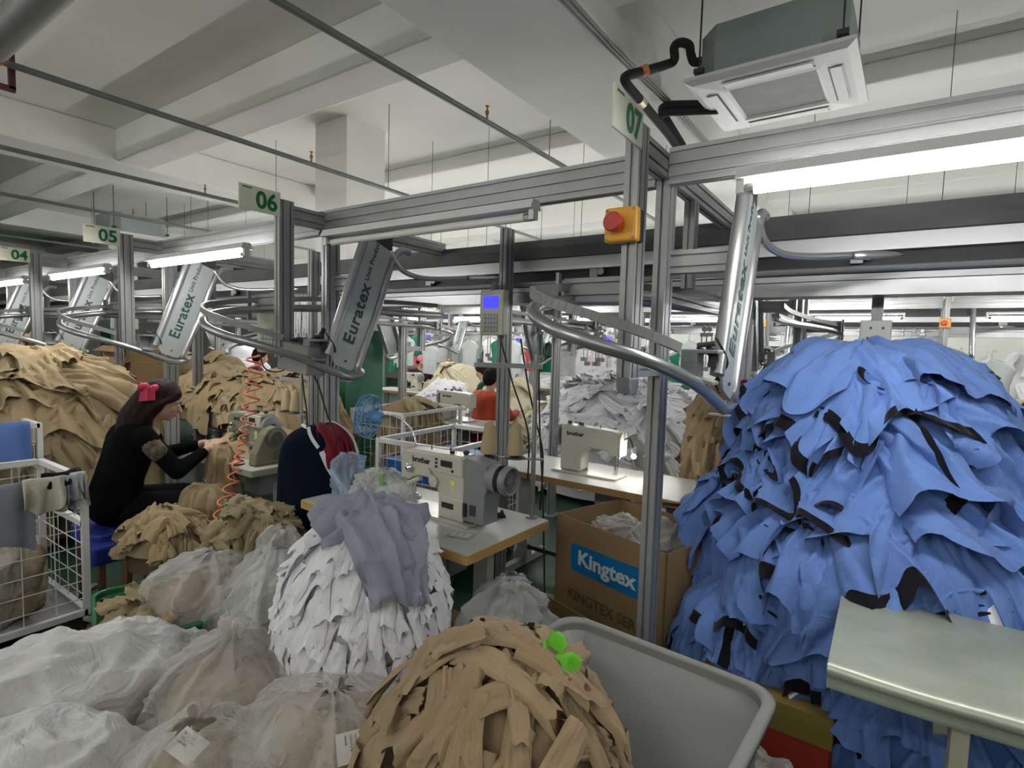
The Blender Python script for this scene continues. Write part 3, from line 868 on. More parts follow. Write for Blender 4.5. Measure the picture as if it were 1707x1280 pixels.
# ------------------------------------------------------------------ main line conveyor
def main_line(y, label):
    t = thing('overhead_conveyor', label, 'conveyor', (-6, y, 2.0), group='overhead conveyor lines')
    L = 9.5
    b = MB(); b.prism([(-.10, .27), (.10, .27), (.13, .15), (-.13, .15)], (-L, 0, 0), (L, 0, 0)); build('cable_trough', b, mat('dusty_grey_trough', (0.115, 0.115, 0.12), 0.7, .1, var=0.45, vscale=5, stretch=(.4, 1, 1)), t)
    b = MB(); b.bb((-L, -.10, .075), (L, .10, .148)); build('side_channel', b, mat('pale_channel', (0.60, 0.60, 0.62), 0.4, .2), t)
    b = MB(); b.bb((-L, -.04, -.02), (L, .06, .074)); build('gap_shade_box', b, mat('gap_shade_black', (0.02, 0.018, 0.022), .6), t)  # black box put in for the shade of the gap above the pipe
    b = MB(); b.tube([(-L, -.11, -.008), (L, -.11, -.008)], .017, 10); build('track_pipe', b, STEEL, t, smooth='auto')
    b = MB(); b.bb((-L, -.10, -.055), (L, .12, -.028)); build('track_channel', b, ALU, t)
    b = MB(); b.bb((-L, -.09, -.125), (L, .09, -.058)); build('drip_tray', b, mat('polished_tray', (0.24, 0.24, 0.25), 0.34, 0.6, bump=0.5, bscale=5), t)
    for k in range(14):
        x = -9 + k * 1.35
        b = MB(); b.box((x, -.075, .05), (.05, .02, .055)); b.cyl((x + .045, -.085, .055), (x + .045, -.06, .055), .022, 12); build('track_roller', b, ALUD, t)
    return t
main_line(3.12, 'long overhead conveyor behind the numbered stations, dark trough over a bright pipe')
main_line(9.75, 'second overhead conveyor far behind, across the back of the hall')
# rear posts of the main line
for k, (x, l) in enumerate(((-.06, 'aluminium floor post with socket boxes behind the blue heap'), (-2.06, 'aluminium floor post carrying the blue screened terminal'), (-4.05, 'aluminium floor post between terminal post and the green pillar'), (-6.03, 'aluminium rear floor post behind the 05 station'), (-8.0, 'aluminium rear floor post behind the 04 station'))):
    t = thing('floor_post', l, 'metal post', (x, 2.92 if k else 3.32, 0), group='rear posts of the conveyor')
    b = MB(); b.slot((0, 0, 0), (0, 0, 2.34 if k else 2.0), .05, .09, 1, 2, up=(0, 1, 0)); build('post', b, ALUD, t)
    b = MB(); b.bb((-.07, -.07, 0), (.07, .07, .012)); build('foot_plate', b, ALUD, t)
tm = terminal('putty coloured terminal with blue screen and keypad on the post between 06 and 07')
tm.location = (-2.085, 2.83, 1.80)
tk = copy_tree(tm, label='putty coloured keypad box on the left side of the 06 hanging post', loc=(x_of(6) - .20, 1.83, 1.66), rz=.25)
for ch in list(tk.children):
    if ch.name.startswith('screen'): bpy.data.objects.remove(ch)
for k, (px, py, yy) in enumerate(((716, 562, 8.2), (1016, 566, 8.2), (866, 568, 8.2), (1434, 578, 8.2), (1052, 500, 60))):
    if yy > 20: continue
    p = at(px, py, y=yy)
    copy_tree(tm, label='distant control terminal with glowing blue screen on the far line', loc=(p.x, p.y, p.z - .06))
t = thing('socket_box', 'grey double power socket box on the post behind the blue heap', 'socket', (-.06, 3.24, 1.7))
for z in (0, -.15):
    b = MB(); b.box((0, 0, z), (.13, .06, .135)); s_ = build('box', b, mat('socket_grey', (0.5, 0.51, 0.48), .5), t, bevel=.006)
    for q in ((-.02, .03), (.03, .03), (-.03, -.02), (0, -.02), (.03, -.02)):
        b = MB(); b.box((q[0], -.031, z + q[1]), (.010, .003, .012)); build('socket_hole', b, BLACK, s_)

# ------------------------------------------------------------------ far line: copies of the same kit
k = 0
for i in range(3, 10):
    x = .55 - 2.03 * (8 - i)
    if i in (8,):
        f = copy_tree(fr7, label='distant station frame with yellow stop box on the far line', loc=(x, 8.45, 0))
        for ch in list(f.children):
            if ch.name.startswith('sign_plate'):
                for g in list(ch.children): bpy.data.objects.remove(g)
                ch['label'] = 'cream number plate'
                text('08', .105, (.0352, -.125, 2.30), (0, 1, 0), (0, 0, 1), GREENT, ch, bold=.0035, align='CENTER')
    elif i <= 7 and i > 3:
        copy_tree(fr[i], label='distant aluminium frame with %02d sign on the far line' % i, loc=(x, 8.45, 0))
    elif i == 3:
        copy_tree(fr[3], label='distant aluminium frame leftmost on the far line', loc=(x, 8.45, 0))
    if i < 9:
        copy_tree(lr, label='small distant loop rail on the far line of stations', loc=(x, 8.45, 0))
        beam('distant grooved beam of the far line of stations', x + .026, x + 2.0, 8.72, 2.265, 'beams of the far line')
        light('distant lit tube light of the far line, seen under the conveyor', x + .36, x + 1.62, 8.45, 2.08, True, 'far tube lights')
# stations facing away between the two lines
for i in range(5):
    x = -.2 - 2.0 * i
    f = copy_tree(fr[3] if i else fr[3], label='station frame facing away on the far side of the first conveyor', group='station frames facing away', loc=(x - .35, 4.75, 0), rz=PI)
    for ch in list(f.children):
        if ch.name.startswith('sign_plate'):
            for g in list(ch.children): bpy.data.objects.remove(g)
            bpy.data.objects.remove(ch)
    copy_tree(lr, label='loop rail facing away on the far side of the first conveyor', group='loop rails facing away', loc=(x - .35, 4.75, 0), rz=PI)
for i in range(6):
    x = -.8 - 2.03 * i
    light('lit tube light over the middle tables, beyond the first conveyor', x, x + 1.25, 5.0, 2.12, i != 1, 'middle tube lights', rods=True)
for y in (7.1, 11.2, 13.4, 15.4):  # further tube rows added to brighten the far end
    for i in range(9):
        x = 1.8 - 1.95 * i
        light('far lit tube light at the back of the hall, added to brighten it', x, x + 1.25, y, 2.25, True, 'back tube lights', rods=True)
for y in (-1.3, -3.2):  # unseen rows of tubes added to brighten the ceiling and foreground
    for i in range(5):
        x = -10.5 + 3.1 * i
        light('unseen tube light added behind the camera to brighten the near aisle', x, x + 1.25, y, 2.75, True, 'added tube lights behind the camera', rods=True)

# clamps of the line hanging from the track
def carrier(loc, rz, label, grp):
    t = thing('hanger_carrier', label, 'hanger', loc, rz, grp)
    if 'carrier' not in CAR:
        b = MB(); b.cyl((0, 0, 0), (0, 0, -.06), .006, 6); b.box((0, 0, -.075), (.06, .03, .03)); b.cyl((-.02, 0, -.09), (-.02, 0, -.34), .0055, 6); b.cyl((.02, 0, -.09), (.02, 0, -.30), .0055, 6); b.cyl((0, .012, -.03), (0, -.012, -.03), .022, 12)
        CAR['carrier'] = build('carrier_stem', b, mat('carrier_white', (.62, .63, .64), .4), t).data
        b = MB(); b.prism([(-.045, -.37), (.005, -.37), (.005, -.33), (.045, -.33), (.045, -.295), (-.005, -.295), (-.005, -.335), (-.045, -.335)], (0, -.011, 0), (0, .011, 0))
        CAR['clamp'] = build('carrier_clamp', b, mat('carrier_grey', (.30, .31, .33), .5), t).data
    else:
        link('carrier_stem', CAR['carrier'], t); link('carrier_clamp', CAR['clamp'], t)
CAR = {}
rg = random.Random(3)
for k in range(15):
    x = -4.42 + .036 * k + rg.uniform(-.008, .008)
    carrier((x, 2.96, 1.985), PI / 2 + rg.uniform(-.3, .3), 'white clamp hanger bunched under the conveyor right of the 06 post', 'bunched hangers under the conveyor')
for k in range(60):
    row = rg.choice((4.55, 9.6, 9.6, 8.2))
    x = rg.uniform(-9.5, .8) if row > 5 else rg.uniform(-7.5, -.9)
    carrier((x, row, 1.80 if row < 9 else 1.98), rg.uniform(0, 3.1), 'white clamp hanger on the rails beyond the first conveyor', 'hangers on the far rails')

# ================================================================== cloth materials
def cloth(name, col, rnd=0.12, wr=0.35, wsc=9, var=0.12):
    return mat(name, col, 0.92, bump=0.18, bscale=190, bump2=wr, b2scale=wsc, var=var, vscale=7, rnd=rnd, sheen=0.12, spec=0.15)
BLUE = cloth('blue_cotton', (0.128, 0.228, 0.535), .12)
BLACKC = cloth('black_rib', (0.006, 0.006, 0.010), .1)
WHITEC = cloth('white_cotton', (0.84, 0.84, 0.88), .06, var=.06)
WLAB = mat('white_label', (0.75, 0.76, 0.80), .7)
KHAKI = cloth('khaki_jersey', (0.39, 0.30, 0.175), .12)
KHAKIL = cloth('khaki_jersey_pale', (0.43, 0.33, 0.19), .14)
KHAKID = cloth('khaki_jersey_dark', (0.30, 0.22, 0.13), .12)
TAN = cloth('tan_jersey', (0.375, 0.275, 0.165), .10, wr=.3)
OLIVEK = cloth('olive_khaki_jersey', (0.36, 0.29, 0.17), .12)
GREYL = cloth('lilac_grey_cotton', (0.30, 0.31, 0.39), .05)
CREAM = cloth('cream_cotton', (0.60, 0.54, 0.38), .1)
NAVY = mat('navy_cloth', (0.003, 0.006, 0.016), 1.0, bump=.2, bscale=120, spec=.1)
MAROON = cloth('maroon_cloth', (0.16, 0.012, 0.02), 0)
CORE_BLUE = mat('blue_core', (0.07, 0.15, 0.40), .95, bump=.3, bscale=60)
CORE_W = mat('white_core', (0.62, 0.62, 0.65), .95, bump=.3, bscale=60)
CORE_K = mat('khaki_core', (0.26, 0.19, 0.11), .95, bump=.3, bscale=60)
POLY = film('clear_polythene', (0.78, 0.78, 0.76), .26, .22, 7, .8)
POLYW = film('milky_polythene', (0.80, 0.80, 0.79), .66, .35, 5, .8)
POLYT = film('thin_polythene', (0.76, 0.74, 0.70), .27, .25, 6, .9)
GLAZE = glass('clear_plastic', (.9, .97, 1), .22)

# ------------------------------------------------------------------ the blue heap
mb_ = Mound((-.07, 2.83), [(0, 1.63), (.20, 1.61), (.33, 1.52), (.42, 1.36), (.47, 1.18), (.53, 1.02), (.64, .88), (.73, .76), (.70, .62), (.66, .40), (.62, .22)], 1.0, .86, 0, 11, .06, 5)
heap(mb_, 150, 'blue_garment', 'blue cotton garment in the tall heap by the metal topped table', 'garment', 'garments of the tall blue heap', [BLUE, BLACKC, WLAB], 3, CORE_BLUE,
     'inner mass of the tall blue garment heap', th=(PI * .80, PI * 2.15), trange=(0, .97), L=(.30, .58), w0=(.08, .22), w1=(.24, .48), amp=.036, k=(1.6, 4.5), lift=.065, layer=.022, rot=.8, nu=40, nv=26, band=(.5,), minz=.12, wrk=.006, hem=.18, edge=.045, tuck=.03, crease=.016, collars=16)
# carton and folded pieces under it
mb2 = Mound((-.38, 2.40), [(0, .66), (.15, .64), (.27, .52), (.30, .36), (.28, .2)], 1.0, .75, 0, 12, .03, 8)
heap(mb2, 34, 'blue_garment', 'blue cotton garment spilling over the red and olive carton', 'garment', 'blue garments over the carton', [BLUE, BLACKC, WLAB], 4, CORE_BLUE,
     'blue garments packed over the red and olive carton', th=(PI * .7, PI * 2.2), trange=(0, .95), L=(.25, .42), w0=(.06, .14), w1=(.2, .36), amp=.03, k=(1.5, 3.5), lift=.04, rot=.6, nu=30, nv=20, band=(.5,), minz=.15, crease=.014, collars=4)
mb3 = Mound((.16, 2.32), [(0, .58), (.2, .55), (.32, .42), (.36, .2), (.36, .03), (.36, .003)], 1.0, .8, 0, 13, .03, 8)
heap(mb3, 36, 'blue_garment', 'blue cotton garment lying on the floor beneath the metal topped table', 'garment', 'blue garments under the metal table', [BLUE, BLACKC, WLAB], 5, CORE_BLUE,
     'blue garments heaped under the metal topped table', th=(PI * .8, PI * 2.2), trange=(0, .95), L=(.18, .3), w0=(.06, .12), w1=(.16, .28), amp=.028, k=(2, 4), lift=.04, nu=24, nv=14, band=(.4,), minz=.02)

def carton(label, c, size, rz=0.0, h=None, colour=None, open_top=True, flaps=True, mats=None):
    t = thing('carton', label, 'box', c, rz)
    x, y, z = size
    m = mats or CARD
    th = .006
    b = MB()
    b.bb((-x / 2, -y / 2, 0), (x / 2, y / 2, .008))
    b.bb((-x / 2, -y / 2, 0), (x / 2, -y / 2 + th, z)); b.bb((-x / 2, y / 2 - th, 0), (x / 2, y / 2, z))
    b.bb((-x / 2, -y / 2, 0), (-x / 2 + th, y / 2, z)); b.bb((x / 2 - th, -y / 2, 0), (x / 2, y / 2, z))
    if not open_top: b.bb((-x / 2, -y / 2, z - .008), (x / 2, y / 2, z))
    build('carton_body', b, m, t)
    return t
t = carton('carton with olive upper band and red lower part under the blue heap', (-.30, 2.30, 0), (.46, .42, .36), -.03, open_top=False, mats=mat('carton_red', (0.30, 0.025, 0.008), .8))
b = MB(); b.bb((-.232, -.212, .26), (.232, .212, .365)); build('printed_band', b, mat('carton_olive', (0.20, 0.15, 0.03), .8), t, label='olive band')
carton('plain yellowish carton buried under the left side of the blue heap', (-.36, 2.86, 0), (.56, .46, .62), .02, open_top=False)

# ------------------------------------------------------------------ metal topped table
t = thing('work_table', 'table wrapped in pale dented sheet metal in front of the blue heap', 'table', (.62, 1.89, 0))
m = mat('pale_sheet_metal', (0.56, 0.60, 0.49), 0.38, 0.35, var=.35, vscale=3, detail=8.0, col2=(0.33, 0.37, 0.31), bump=.25, bscale=7)
P = []
N_ = 60
prof = [(-.285, -.045), (-.292, -.03), (-.285, -.012), (-.296, -.008), (-.298, .012), (-.285, .02), (-.27, .022), (-.1, .02), (.1, .021), (.27, .02), (.285, .01), (.285, -.04)]
for i in range(N_ + 1):
    x = -.70 + 1.5 * i / N_
    P.append([(x, a + .003 * math.sin(9 * x + a * 8), .80 + c + .0025 * math.sin(13 * x + 5 * a) * (1 if c > .01 else .3)) for a, c in prof])
P = np.array(P)
o = link('table_top', grid_mesh('table_top', P[::-1], m), t)
o.location = (0, 0, -.02)
b = MB(); b.bb((-.699, -.28, .745), (.8, .28, .785)); build('table_core', b, mat('core_board', (.25, .22, .15), .7), t)
for sx, sy in ((-.42, -.2), (.6, -.2), (-.42, .2), (.6, .2)):
    b = MB(); b.bar((sx, sy, 0), (sx, sy, .745), .06, .035); build('leg', b, mat('leg_cream', (0.42, 0.40, 0.31), .5), t)

# ------------------------------------------------------------------ Kingtex carton
p0 = at(929, 855, z=.70); p1 = at(1112, 924, z=.70); p2 = at(1180, 890, z=.70)
ex = (p1 - p0); wx = ex.length; rz = math.atan2(ex.y, ex.x)
ey = Vector((-ex.y, ex.x, 0)).normalized(); wy = .52
c = p0 + ex / 2 + ey * wy / 2
t = carton('tall open brown carton with blue Kingtex logo standing behind the main post', (c.x, c.y, 0), (wx, wy, .70), rz)
m = mat('logo_blue', (0.0, 0.16, 0.42), .6)
b = MB(); b.prism([(-.235, -.055), (-.24, .06), (-.225, .075), (.215, .085), (.235, .065), (.24, -.045), (.225, -.065), (-.215, -.07)], (0, -wy / 2 - .0015, .50), (0, -wy / 2 - .0005, .50))
lo = build('printed_logo', b, m, t, label='blue parallelogram Kingtex logo')
text('Kingtex', .105, (0, -wy / 2 - .0022, .508), (1, 0, 0), (0, 0, 1), mat('logo_white', (0.62, 0.68, 0.68), .6), lo, bold=.003, align='CENTER', sx=1.15)
text('KINGTEX SERIES', .075, (.02, -wy / 2 - .0012, .30), (1, 0, 0), (0, 0, 1), mat('print_brown', (0.12, 0.075, 0.04), .8), t, bold=.0015, align='CENTER')
text('KT', .09, (wx / 2 + .0012, .0, .42), (0, 1, 0), (0, 0, 1), mat('print_brown', (0.12, 0.075, 0.04), .8), t, bold=.0015, align='CENTER')
me = bag_mesh('plastic_wrap', (c.x - .16, c.y + .04, .60), (.25, -.05, .12), [(-.12, .03), (-.05, .10), (0, .12), (.08, .11), (.13, .07), (.16, .02)], POLY, 51, wr=.05, nf=8, lump=.05, lf=9)
tag(link('plastic_wrap', me), 'crumpled clear plastic stuffed in the top of the Kingtex carton', 'plastic bag')
me = bag_mesh('plastic_wrap', (c.x + .10, c.y + .02, .58), (.1, .15, .22), [(-.12, .03), (-.06, .10), (0, .13), (.08, .10), (.15, .02)], POLY, 52, wr=.05, nf=7, lump=.05, lf=9)
tag(link('plastic_wrap', me), 'crumpled clear plastic in the Kingtex carton, next to the main post', 'plastic bag')
mm = Mound((c.x, c.y), [(0, .47), (.2, .45), (.27, .40)], 1.0, .8, rz, 15, .02)
tag(link('scrap_fill', mm.mesh('scrap_fill', mat('scrap_brown', (.12, .06, .045), .9, bump=.5, bscale=40, var=.5, vscale=14))), 'dark fabric scraps filling the Kingtex carton', 'scraps', None, 'stuff')
# low cartons in front of it
q = at(985, 1000, z=.28)
carton('low open carton flap lying before the Kingtex carton', (-1.33, 2.18, 0), (.50, .30, .34), rz)
b = MB(); b.ball((-1.28, 2.02, .30), .055); b.lathe([(.05, -.1), (.055, 0), (.03, .03), (.03, .003)], (-1.28, 2.02, .28))
tag(build('blue_bottle', b, mat('bottle_blue', (0.03, 0.09, 0.28), .4), smooth=True), 'small blue plastic bottle lying by the low carton', 'bottle')
carton('brown carton beside the right edge of the white heap, below the table', (-1.50, 1.80, 0), (.36, .26, .36), .1, open_top=False)
t = thing('carton', 'small open carton beside the blue heap, left of the khaki column', 'box', (-.62, 3.1, 0), .25)
b = MB(); b.bb((-.22, -.2, 0), (.22, .2, .77)); b.box((-.2, -.24, .80), (.44, .22, .006), Matrix.Rotation(-.35, 3, 'X')); build('carton_body', b, CARD, t)

# ------------------------------------------------------------------ grey tub
def rrect(hx, hy, r, n=7):
    out = []
    for cx_, cy_, a0 in ((hx - r, hy - r, 0), (-hx + r, hy - r, PI / 2), (-hx + r, -hy + r, PI), (hx - r, -hy + r, 3 * PI / 2)):
        for k in range(n + 1):
            a = a0 + PI / 2 * k / n
            out.append((cx_ + r * math.cos(a), cy_ + r * math.sin(a)))
    return out
def tub(name, label, loc, hx, hy, h, m, rz=0.0, taper=.86, rim=.028, th=.008, r=.08, cat='tub'):
    rows = []
    for s, z, g in ((.5 * taper, .004, 0), (taper, .0, 0), (1.0, h - .03, 0), (1.0, h - .028, rim), (1.0, h - .004, rim + .002), (1.0, h, rim - .005), (1.0, h, .002), (1.0, h - .01, -.004), (taper, th * 2, -th), (.5 * taper, th * 2, -th)):
        rows.append([(x * s + math.copysign(g, x), y * s + math.copysign(g, y), z) for x, y in rrect(hx, hy, r)])
    P = np.array(rows)
    o = link(name, grid_mesh(name, P[:, ::-1], m, closeu=True))
    b = MB()
    me = o.data
    o.location = loc; o.rotation_euler = (0, 0, rz)
    s_ = o.modifiers.new('Solidify', 'SOLIDIFY'); s_.thickness = .001
    tag(o, label, cat)
    bt = MB(); bt.add([(x * taper * .98, y * taper * .98, .012) for x, y in rrect(hx, hy, r)], [tuple(range(len(rrect(hx, hy, r))))])
    build('tub_base', bt, m, o)
    return o
tub('plastic_tub', 'large empty grey plastic tub with rolled rim in front of the main post', (-.535, 1.255, 0), .305, .315, .70, mat('tub_grey', (0.27, 0.27, 0.265), .45, var=.12, vscale=5, bump=.04, bscale=120), -.07)

# ------------------------------------------------------------------ tan heap in front
mt = Mound((-.74, 1.06), [(0, .875), (.09, .865), (.18, .80), (.26, .69), (.30, .55), (.33, .40), (.36, .25), (.37, .03), (.37, .003)], 1.0, 1.0, 0, 21, .025, 8)
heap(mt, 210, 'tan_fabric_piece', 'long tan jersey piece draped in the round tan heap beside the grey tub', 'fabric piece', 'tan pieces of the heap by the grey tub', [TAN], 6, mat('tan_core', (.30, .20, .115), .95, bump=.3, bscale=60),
     'inner mass of the round tan fabric heap beside the grey tub', trange=(0, .93), L=(.16, .32), w0=(.035, .065), w1=(.045, .085), amp=.010, k=(.6, 1.5), lift=.016, layer=.024, rot=1.3, nu=12, nv=22, minz=.01, crease=.006, wrk=.003, curl=.3, edge=.010, tuck=.002, hem=.10)
for k, (px, py, z) in enumerate(((926, 1078, .875), (944, 1112, .85))):
    p = at(px, py, z=z)
    g = np.zeros((8, 8, 3)); 
    for i in range(8):
        for j in range(8):
            u, v = j / 7 - .5, i / 7 - .5
            g[i, j] = (u * .05 * (1 - .5 * v), v * .055, .02 + .016 * math.sin(6 * u + 3 * v + k) + .01 * math.cos(7 * v))
    o = link('green_tag', grid_mesh('green_tag', g, mat('lime_green', (0.14, 0.52, 0.02), .7)))
    o.location = p; o.rotation_euler = (.3, -.2, .6 + k)
    tag(o, ('upper' if k == 0 else 'lower, larger') + ' lime green cloth scrap on the right shoulder of the tan heap', 'scrap')
me = bag_mesh('polythene_bag', (-.74, 1.06, 0), (0, 0, 1), [(.0, .44), (.2, .47), (.36, .42), (.5, .37), (.56, .30)], POLYT, 61, wr=.03, nf=9, lump=.015)

# ------------------------------------------------------------------ white heap
mw = Mound((-1.60, 1.385), [(0, .94), (.12, .925), (.21, .85), (.275, .72), (.30, .58), (.29, .46), (.24, .34), (.18, .28)], 1.0, .98, 0, 31, .02, 8)
heap(mw, 250, 'white_cut_piece', 'small white cotton cut piece hanging in the shaggy white heap before the near sewing table', 'fabric piece', 'white cut pieces of the shaggy heap', [WHITEC], 8, CORE_W,
     'inner mass of the shaggy white heap before the near sewing table', th=(PI * .75, PI * 2.3), trange=(.08, .93), L=(.10, .19), w0=(.045, .065), w1=(.05, .08), amp=.006, k=(.5, 1.3), lift=.018, layer=.006, rot=.28, nu=8, nv=10, minz=.2, wrk=.003, curl=.15, edge=.006, tuck=.012, hem=.1)
mg = Mound((-1.59, 1.395), [(0, .965), (.12, .95), (.22, .87), (.285, .74), (.31, .60)], 1.0, .98, 0, 31, .02, 8)
for k, (a, t0, l, w0, w1, lb) in enumerate(((-.35, .0, .42, .30, .34, 'lilac grey cloth draped over the right shoulder of the white heap'), (PI * 1.32, .0, .20, .26, .34, 'lilac grey cloth bunched over the front top of the white heap'), (.6, -.02, .22, .2, .3, 'lilac grey cloth folded behind the top of the white heap'))):
    P = patch(mg, a, max(0, t0), l, w0, w1, amp=.022, k=2.6, layer=.03, lift=-.01, nu=44, nv=26, seed=90 + k, edge=.035, tuck=.0, wrk=.008, hem=.05, crease=.03)
    tag(link('grey_cloth', grid_mesh('grey_cloth', P, GREYL)), lb, 'cloth')
t = thing('low_stool', 'low dark stool hidden under the white heap', 'stool', (-1.60, 1.385, 0))
b = MB(); b.lathe([(.17, .27), (.18, .28), (.18, .31), (.01, .315)], n=24); build('seat', b, WOODD, t)
for k in range(4):
    a = PI / 4 + k * PI / 2; b = MB(); b.cyl((.13 * math.cos(a), .13 * math.sin(a), 0), (.12 * math.cos(a), .12 * math.sin(a), .28), .014, 8); build('leg', b, DARKMETAL, t)

# ------------------------------------------------------------------ sacks and clear bags on the floor
def sack(label, c, axis, prof, m, seed, content=None, name='polythene_bag', cat='plastic bag', squash=1.0, wr=.03, nf=9, lump=.05, clabel='', lf=5, cs=.86):
    me = bag_mesh(name, c, axis, prof, m, seed, squash, wr, nf, lump=lump, lf=lf)
    o = link(name, me); tag(o, label, cat)
    if content:
        me = bag_mesh('bag_contents', c, axis, [(a * cs, r * .90) for a, r in prof], content, seed, squash, wr * .8, nf, nt=50, nth=80, lump=lump, lf=lf, floor=.012)
        o2 = link('bag_contents', me); tag(o2, clabel, 'fabric pieces', None, 'stuff')
    return o
KFILL = mat('khaki_fill', (0.38, 0.30, 0.20), .95, bump=.9, bscale=22, bump2=.9, b2scale=9, var=.35, vscale=9)
WFILL = mat('white_fill', (0.60, 0.585, 0.555), .95, bump=.8, bscale=18, bump2=.9, b2scale=7, var=.25, vscale=6, col2=(.47, .42, .35))
sack('long milky white sack at the left edge, its gathered neck by the green basket', (-2.32, 0.05, .22), (.05, 1, .08), [(-.5, .2), (-.2, .27), (.2, .30), (.6, .30), (.85, .25), (.98, .16), (1.04, .06), (1.08, .02), (1.085, .003)], POLYW, 71, WFILL, squash=.85, wr=.05, nf=7, clabel='pale fabric pieces inside the long milky sack')
sack('milky polythene sack lying across the bottom left, nearer than the long white one', (-1.78, 0.22, .22), (-.16, 1, .05), [(-.5, .2), (-.2, .28), (.15, .29), (.4, .24), (.58, .10), (.68, .04), (.76, .03), (.76, .003)], POLYW, 72, WFILL, squash=.9, wr=.055, nf=6, clabel='pale fabric pieces inside the nearer milky sack')
sack('clear bag of beige pieces between the milky sacks and the white heap', (-1.86, .98, .02), (.02, .05, 1), [(0, .26), (.12, .31), (.25, .30), (.36, .23), (.45, .14), (.52, .03), (.60, .003)], POLYT, 73, KFILL, wr=.05, nf=6, clabel='beige fabric pieces inside the bag beside the white heap')
sack('clear bag of beige pieces at the bottom edge, in front of the white heap', (-1.52, .72, .02), (.0, .0, 1), [(0, .24), (.15, .28), (.3, .27), (.42, .20), (.50, .08), (.52, .03), (.52, .003)], POLYT, 74, KFILL, wr=.05, nf=6, clabel='beige fabric pieces in the bag at the bottom edge')
sack('clear bag of olive beige pieces with a written paper label, left of the tan heap', (-1.34, 1.02, .02), (.0, .04, 1), [(0, .24), (.15, .29), (.3, .28), (.42, .22), (.49, .10), (.52, .03), (.52, .003)], POLYT, 75, KFILL, wr=.045, nf=7, clabel='olive beige pieces in the bag with the paper label')
sack('clear crumpled bag over beige pieces behind the green basket', (-2.66, 1.32, .02), (.0, .05, 1), [(0, .22), (.15, .27), (.3, .26), (.42, .20), (.50, .12), (.54, .03), (.54, .003)], POLY, 76, KFILL, wr=.06, nf=7, clabel='beige pieces in the bag behind the green basket')
sack('tall clear glossy bag leaning left of the white heap', (-2.36, 1.45, .02), (.0, .12, 1), [(0, .20), (.15, .27), (.34, .25), (.48, .19), (.60, .13), (.68, .03), (.68, .003)], POLY, 77, mat('white_bag_fill', (.50, .50, .49), .9, bump=.8, bscale=20), wr=.06, nf=7, clabel='white pieces in the tall clear bag')
sack('clear milky bag slumped under the right corner of the near sewing table', (-1.20, 1.73, .02), (.02, .06, 1), [(0, .20), (.15, .24), (.36, .23), (.5, .21), (.60, .14), (.66, .03), (.66, .003)], film('grey_polythene', (.55, .56, .57), .42, .25, 6, .9), 78, mat('grey_fill', (.40, .41, .42), .9, bump=.9, bscale=18), wr=.06, nf=6, clabel='grey plastic waste in the slumped bag')
sack('clear bag at the lower right of the slumped bag, against the low carton', (-1.0, 1.88, .02), (.1, .1, 1), [(0, .1), (.1, .15), (.28, .13), (.38, .06), (.42, .02)], POLYW, 79, None, wr=.06, nf=6)
sack('beige dusty sack on the floor between the grey tub and the red carton', (-.12, 1.80, .02), (-.3, .1, .3), [(-.1, .12), (.1, .2), (.25, .17), (.35, .03), (.35, .003)], POLYT, 80, KFILL, wr=.05, nf=6, clabel='beige pieces in the dusty sack on the floor')
def paper(label, px, py, z, w, h, rot, lines, parent=None):
    p = at(px, py, z=z)
    t = thing('paper_label', label, 'label', p)
    n_ = (EYE - p).normalized() * .55 + Vector((0, 0, .65)); n_.normalize()
    x = Vector((math.cos(rot), math.sin(rot), 0)); x = (x - n_ * x.dot(n_)).normalized(); y = n_.cross(x)
    R = Matrix((x, y, n_)).transposed()
    b = MB(); b.box((0, 0, 0), (w, h, .0015), R); build('sheet', b, mat('paper', (0.62, 0.60, 0.55), .8), t)
    b = MB()
    for i, l in enumerate(lines):
        pts = [R @ Vector((-w * .38 + l * w * .76 * k / 14, h * (.28 - .16 * i) + .003 * math.sin(k * 2.1 + i), .0016)) for k in range(15)]
        b.tube(pts, .0009, 4)
    build('handwriting', b, mat('ink', (0.12, 0.12, 0.2), .6), t)
paper('white written paper label on the olive beige bag left of the tan heap', 588, 1244, .50, .085, .085, -.6, (.8, .6, .7, .4))
paper('white paper label on the clear bag at the bottom edge', 312, 1243, .52, .085, .07, .2, (.6, .7, .5))

# ------------------------------------------------------------------ sewing tables
def table(label, c, size, rz=0.0, z=.76, edge=PLY, top=LAMI, group=None):
    t = thing('sewing_table', label, 'table', (c[0], c[1], 0), rz, group)
    x, y = size
    b = MB(); b.prism(rrect(x / 2, y / 2, .012, 3), (0, 0, z - .042), (0, 0, z - .003), up=(0, 1, 0)); build('edge_board', b, edge, t)
    b = MB(); b.prism(rrect(x / 2 - .003, y / 2 - .003, .012, 3), (0, 0, z - .003), (0, 0, z), up=(0, 1, 0)); build('table_top', b, top, t)
    for s in (-1, 1):
        b = MB()
        b.bar((s * (x / 2 - .16), 0, .10), (s * (x / 2 - .16), 0, z - .042), .05, .08)
        b.bar((s * (x / 2 - .16), -y / 2 + .02, .03), (s * (x / 2 - .16), y / 2 - .02, .03), .05, .05)
        b.bar((s * (x / 2 - .16), -y / 2 + .08, z - .06), (s * (x / 2 - .16), y / 2 - .08, z - .06), .05, .03)
        b.bar((s * (x / 2 - .16), 0, .03), (s * (x / 2 - .16), 0, .12), .06, .1)
        build('leg', b, mat('leg_grey', (0.38, 0.40, 0.38), .5), t)
    b = MB(); b.bar((-x / 2 + .16, 0, .14), (x / 2 - .16, 0, .14), .03, .03); b.box((0, 0, .14), (.40, .24, .02)); build('treadle', b, DARKMETAL, t)
    b = MB(); b.box((.12, .05, z - .18), (.2, .15, .22)); build('control_box', b, MGREY, t, bevel=.01)
    return t

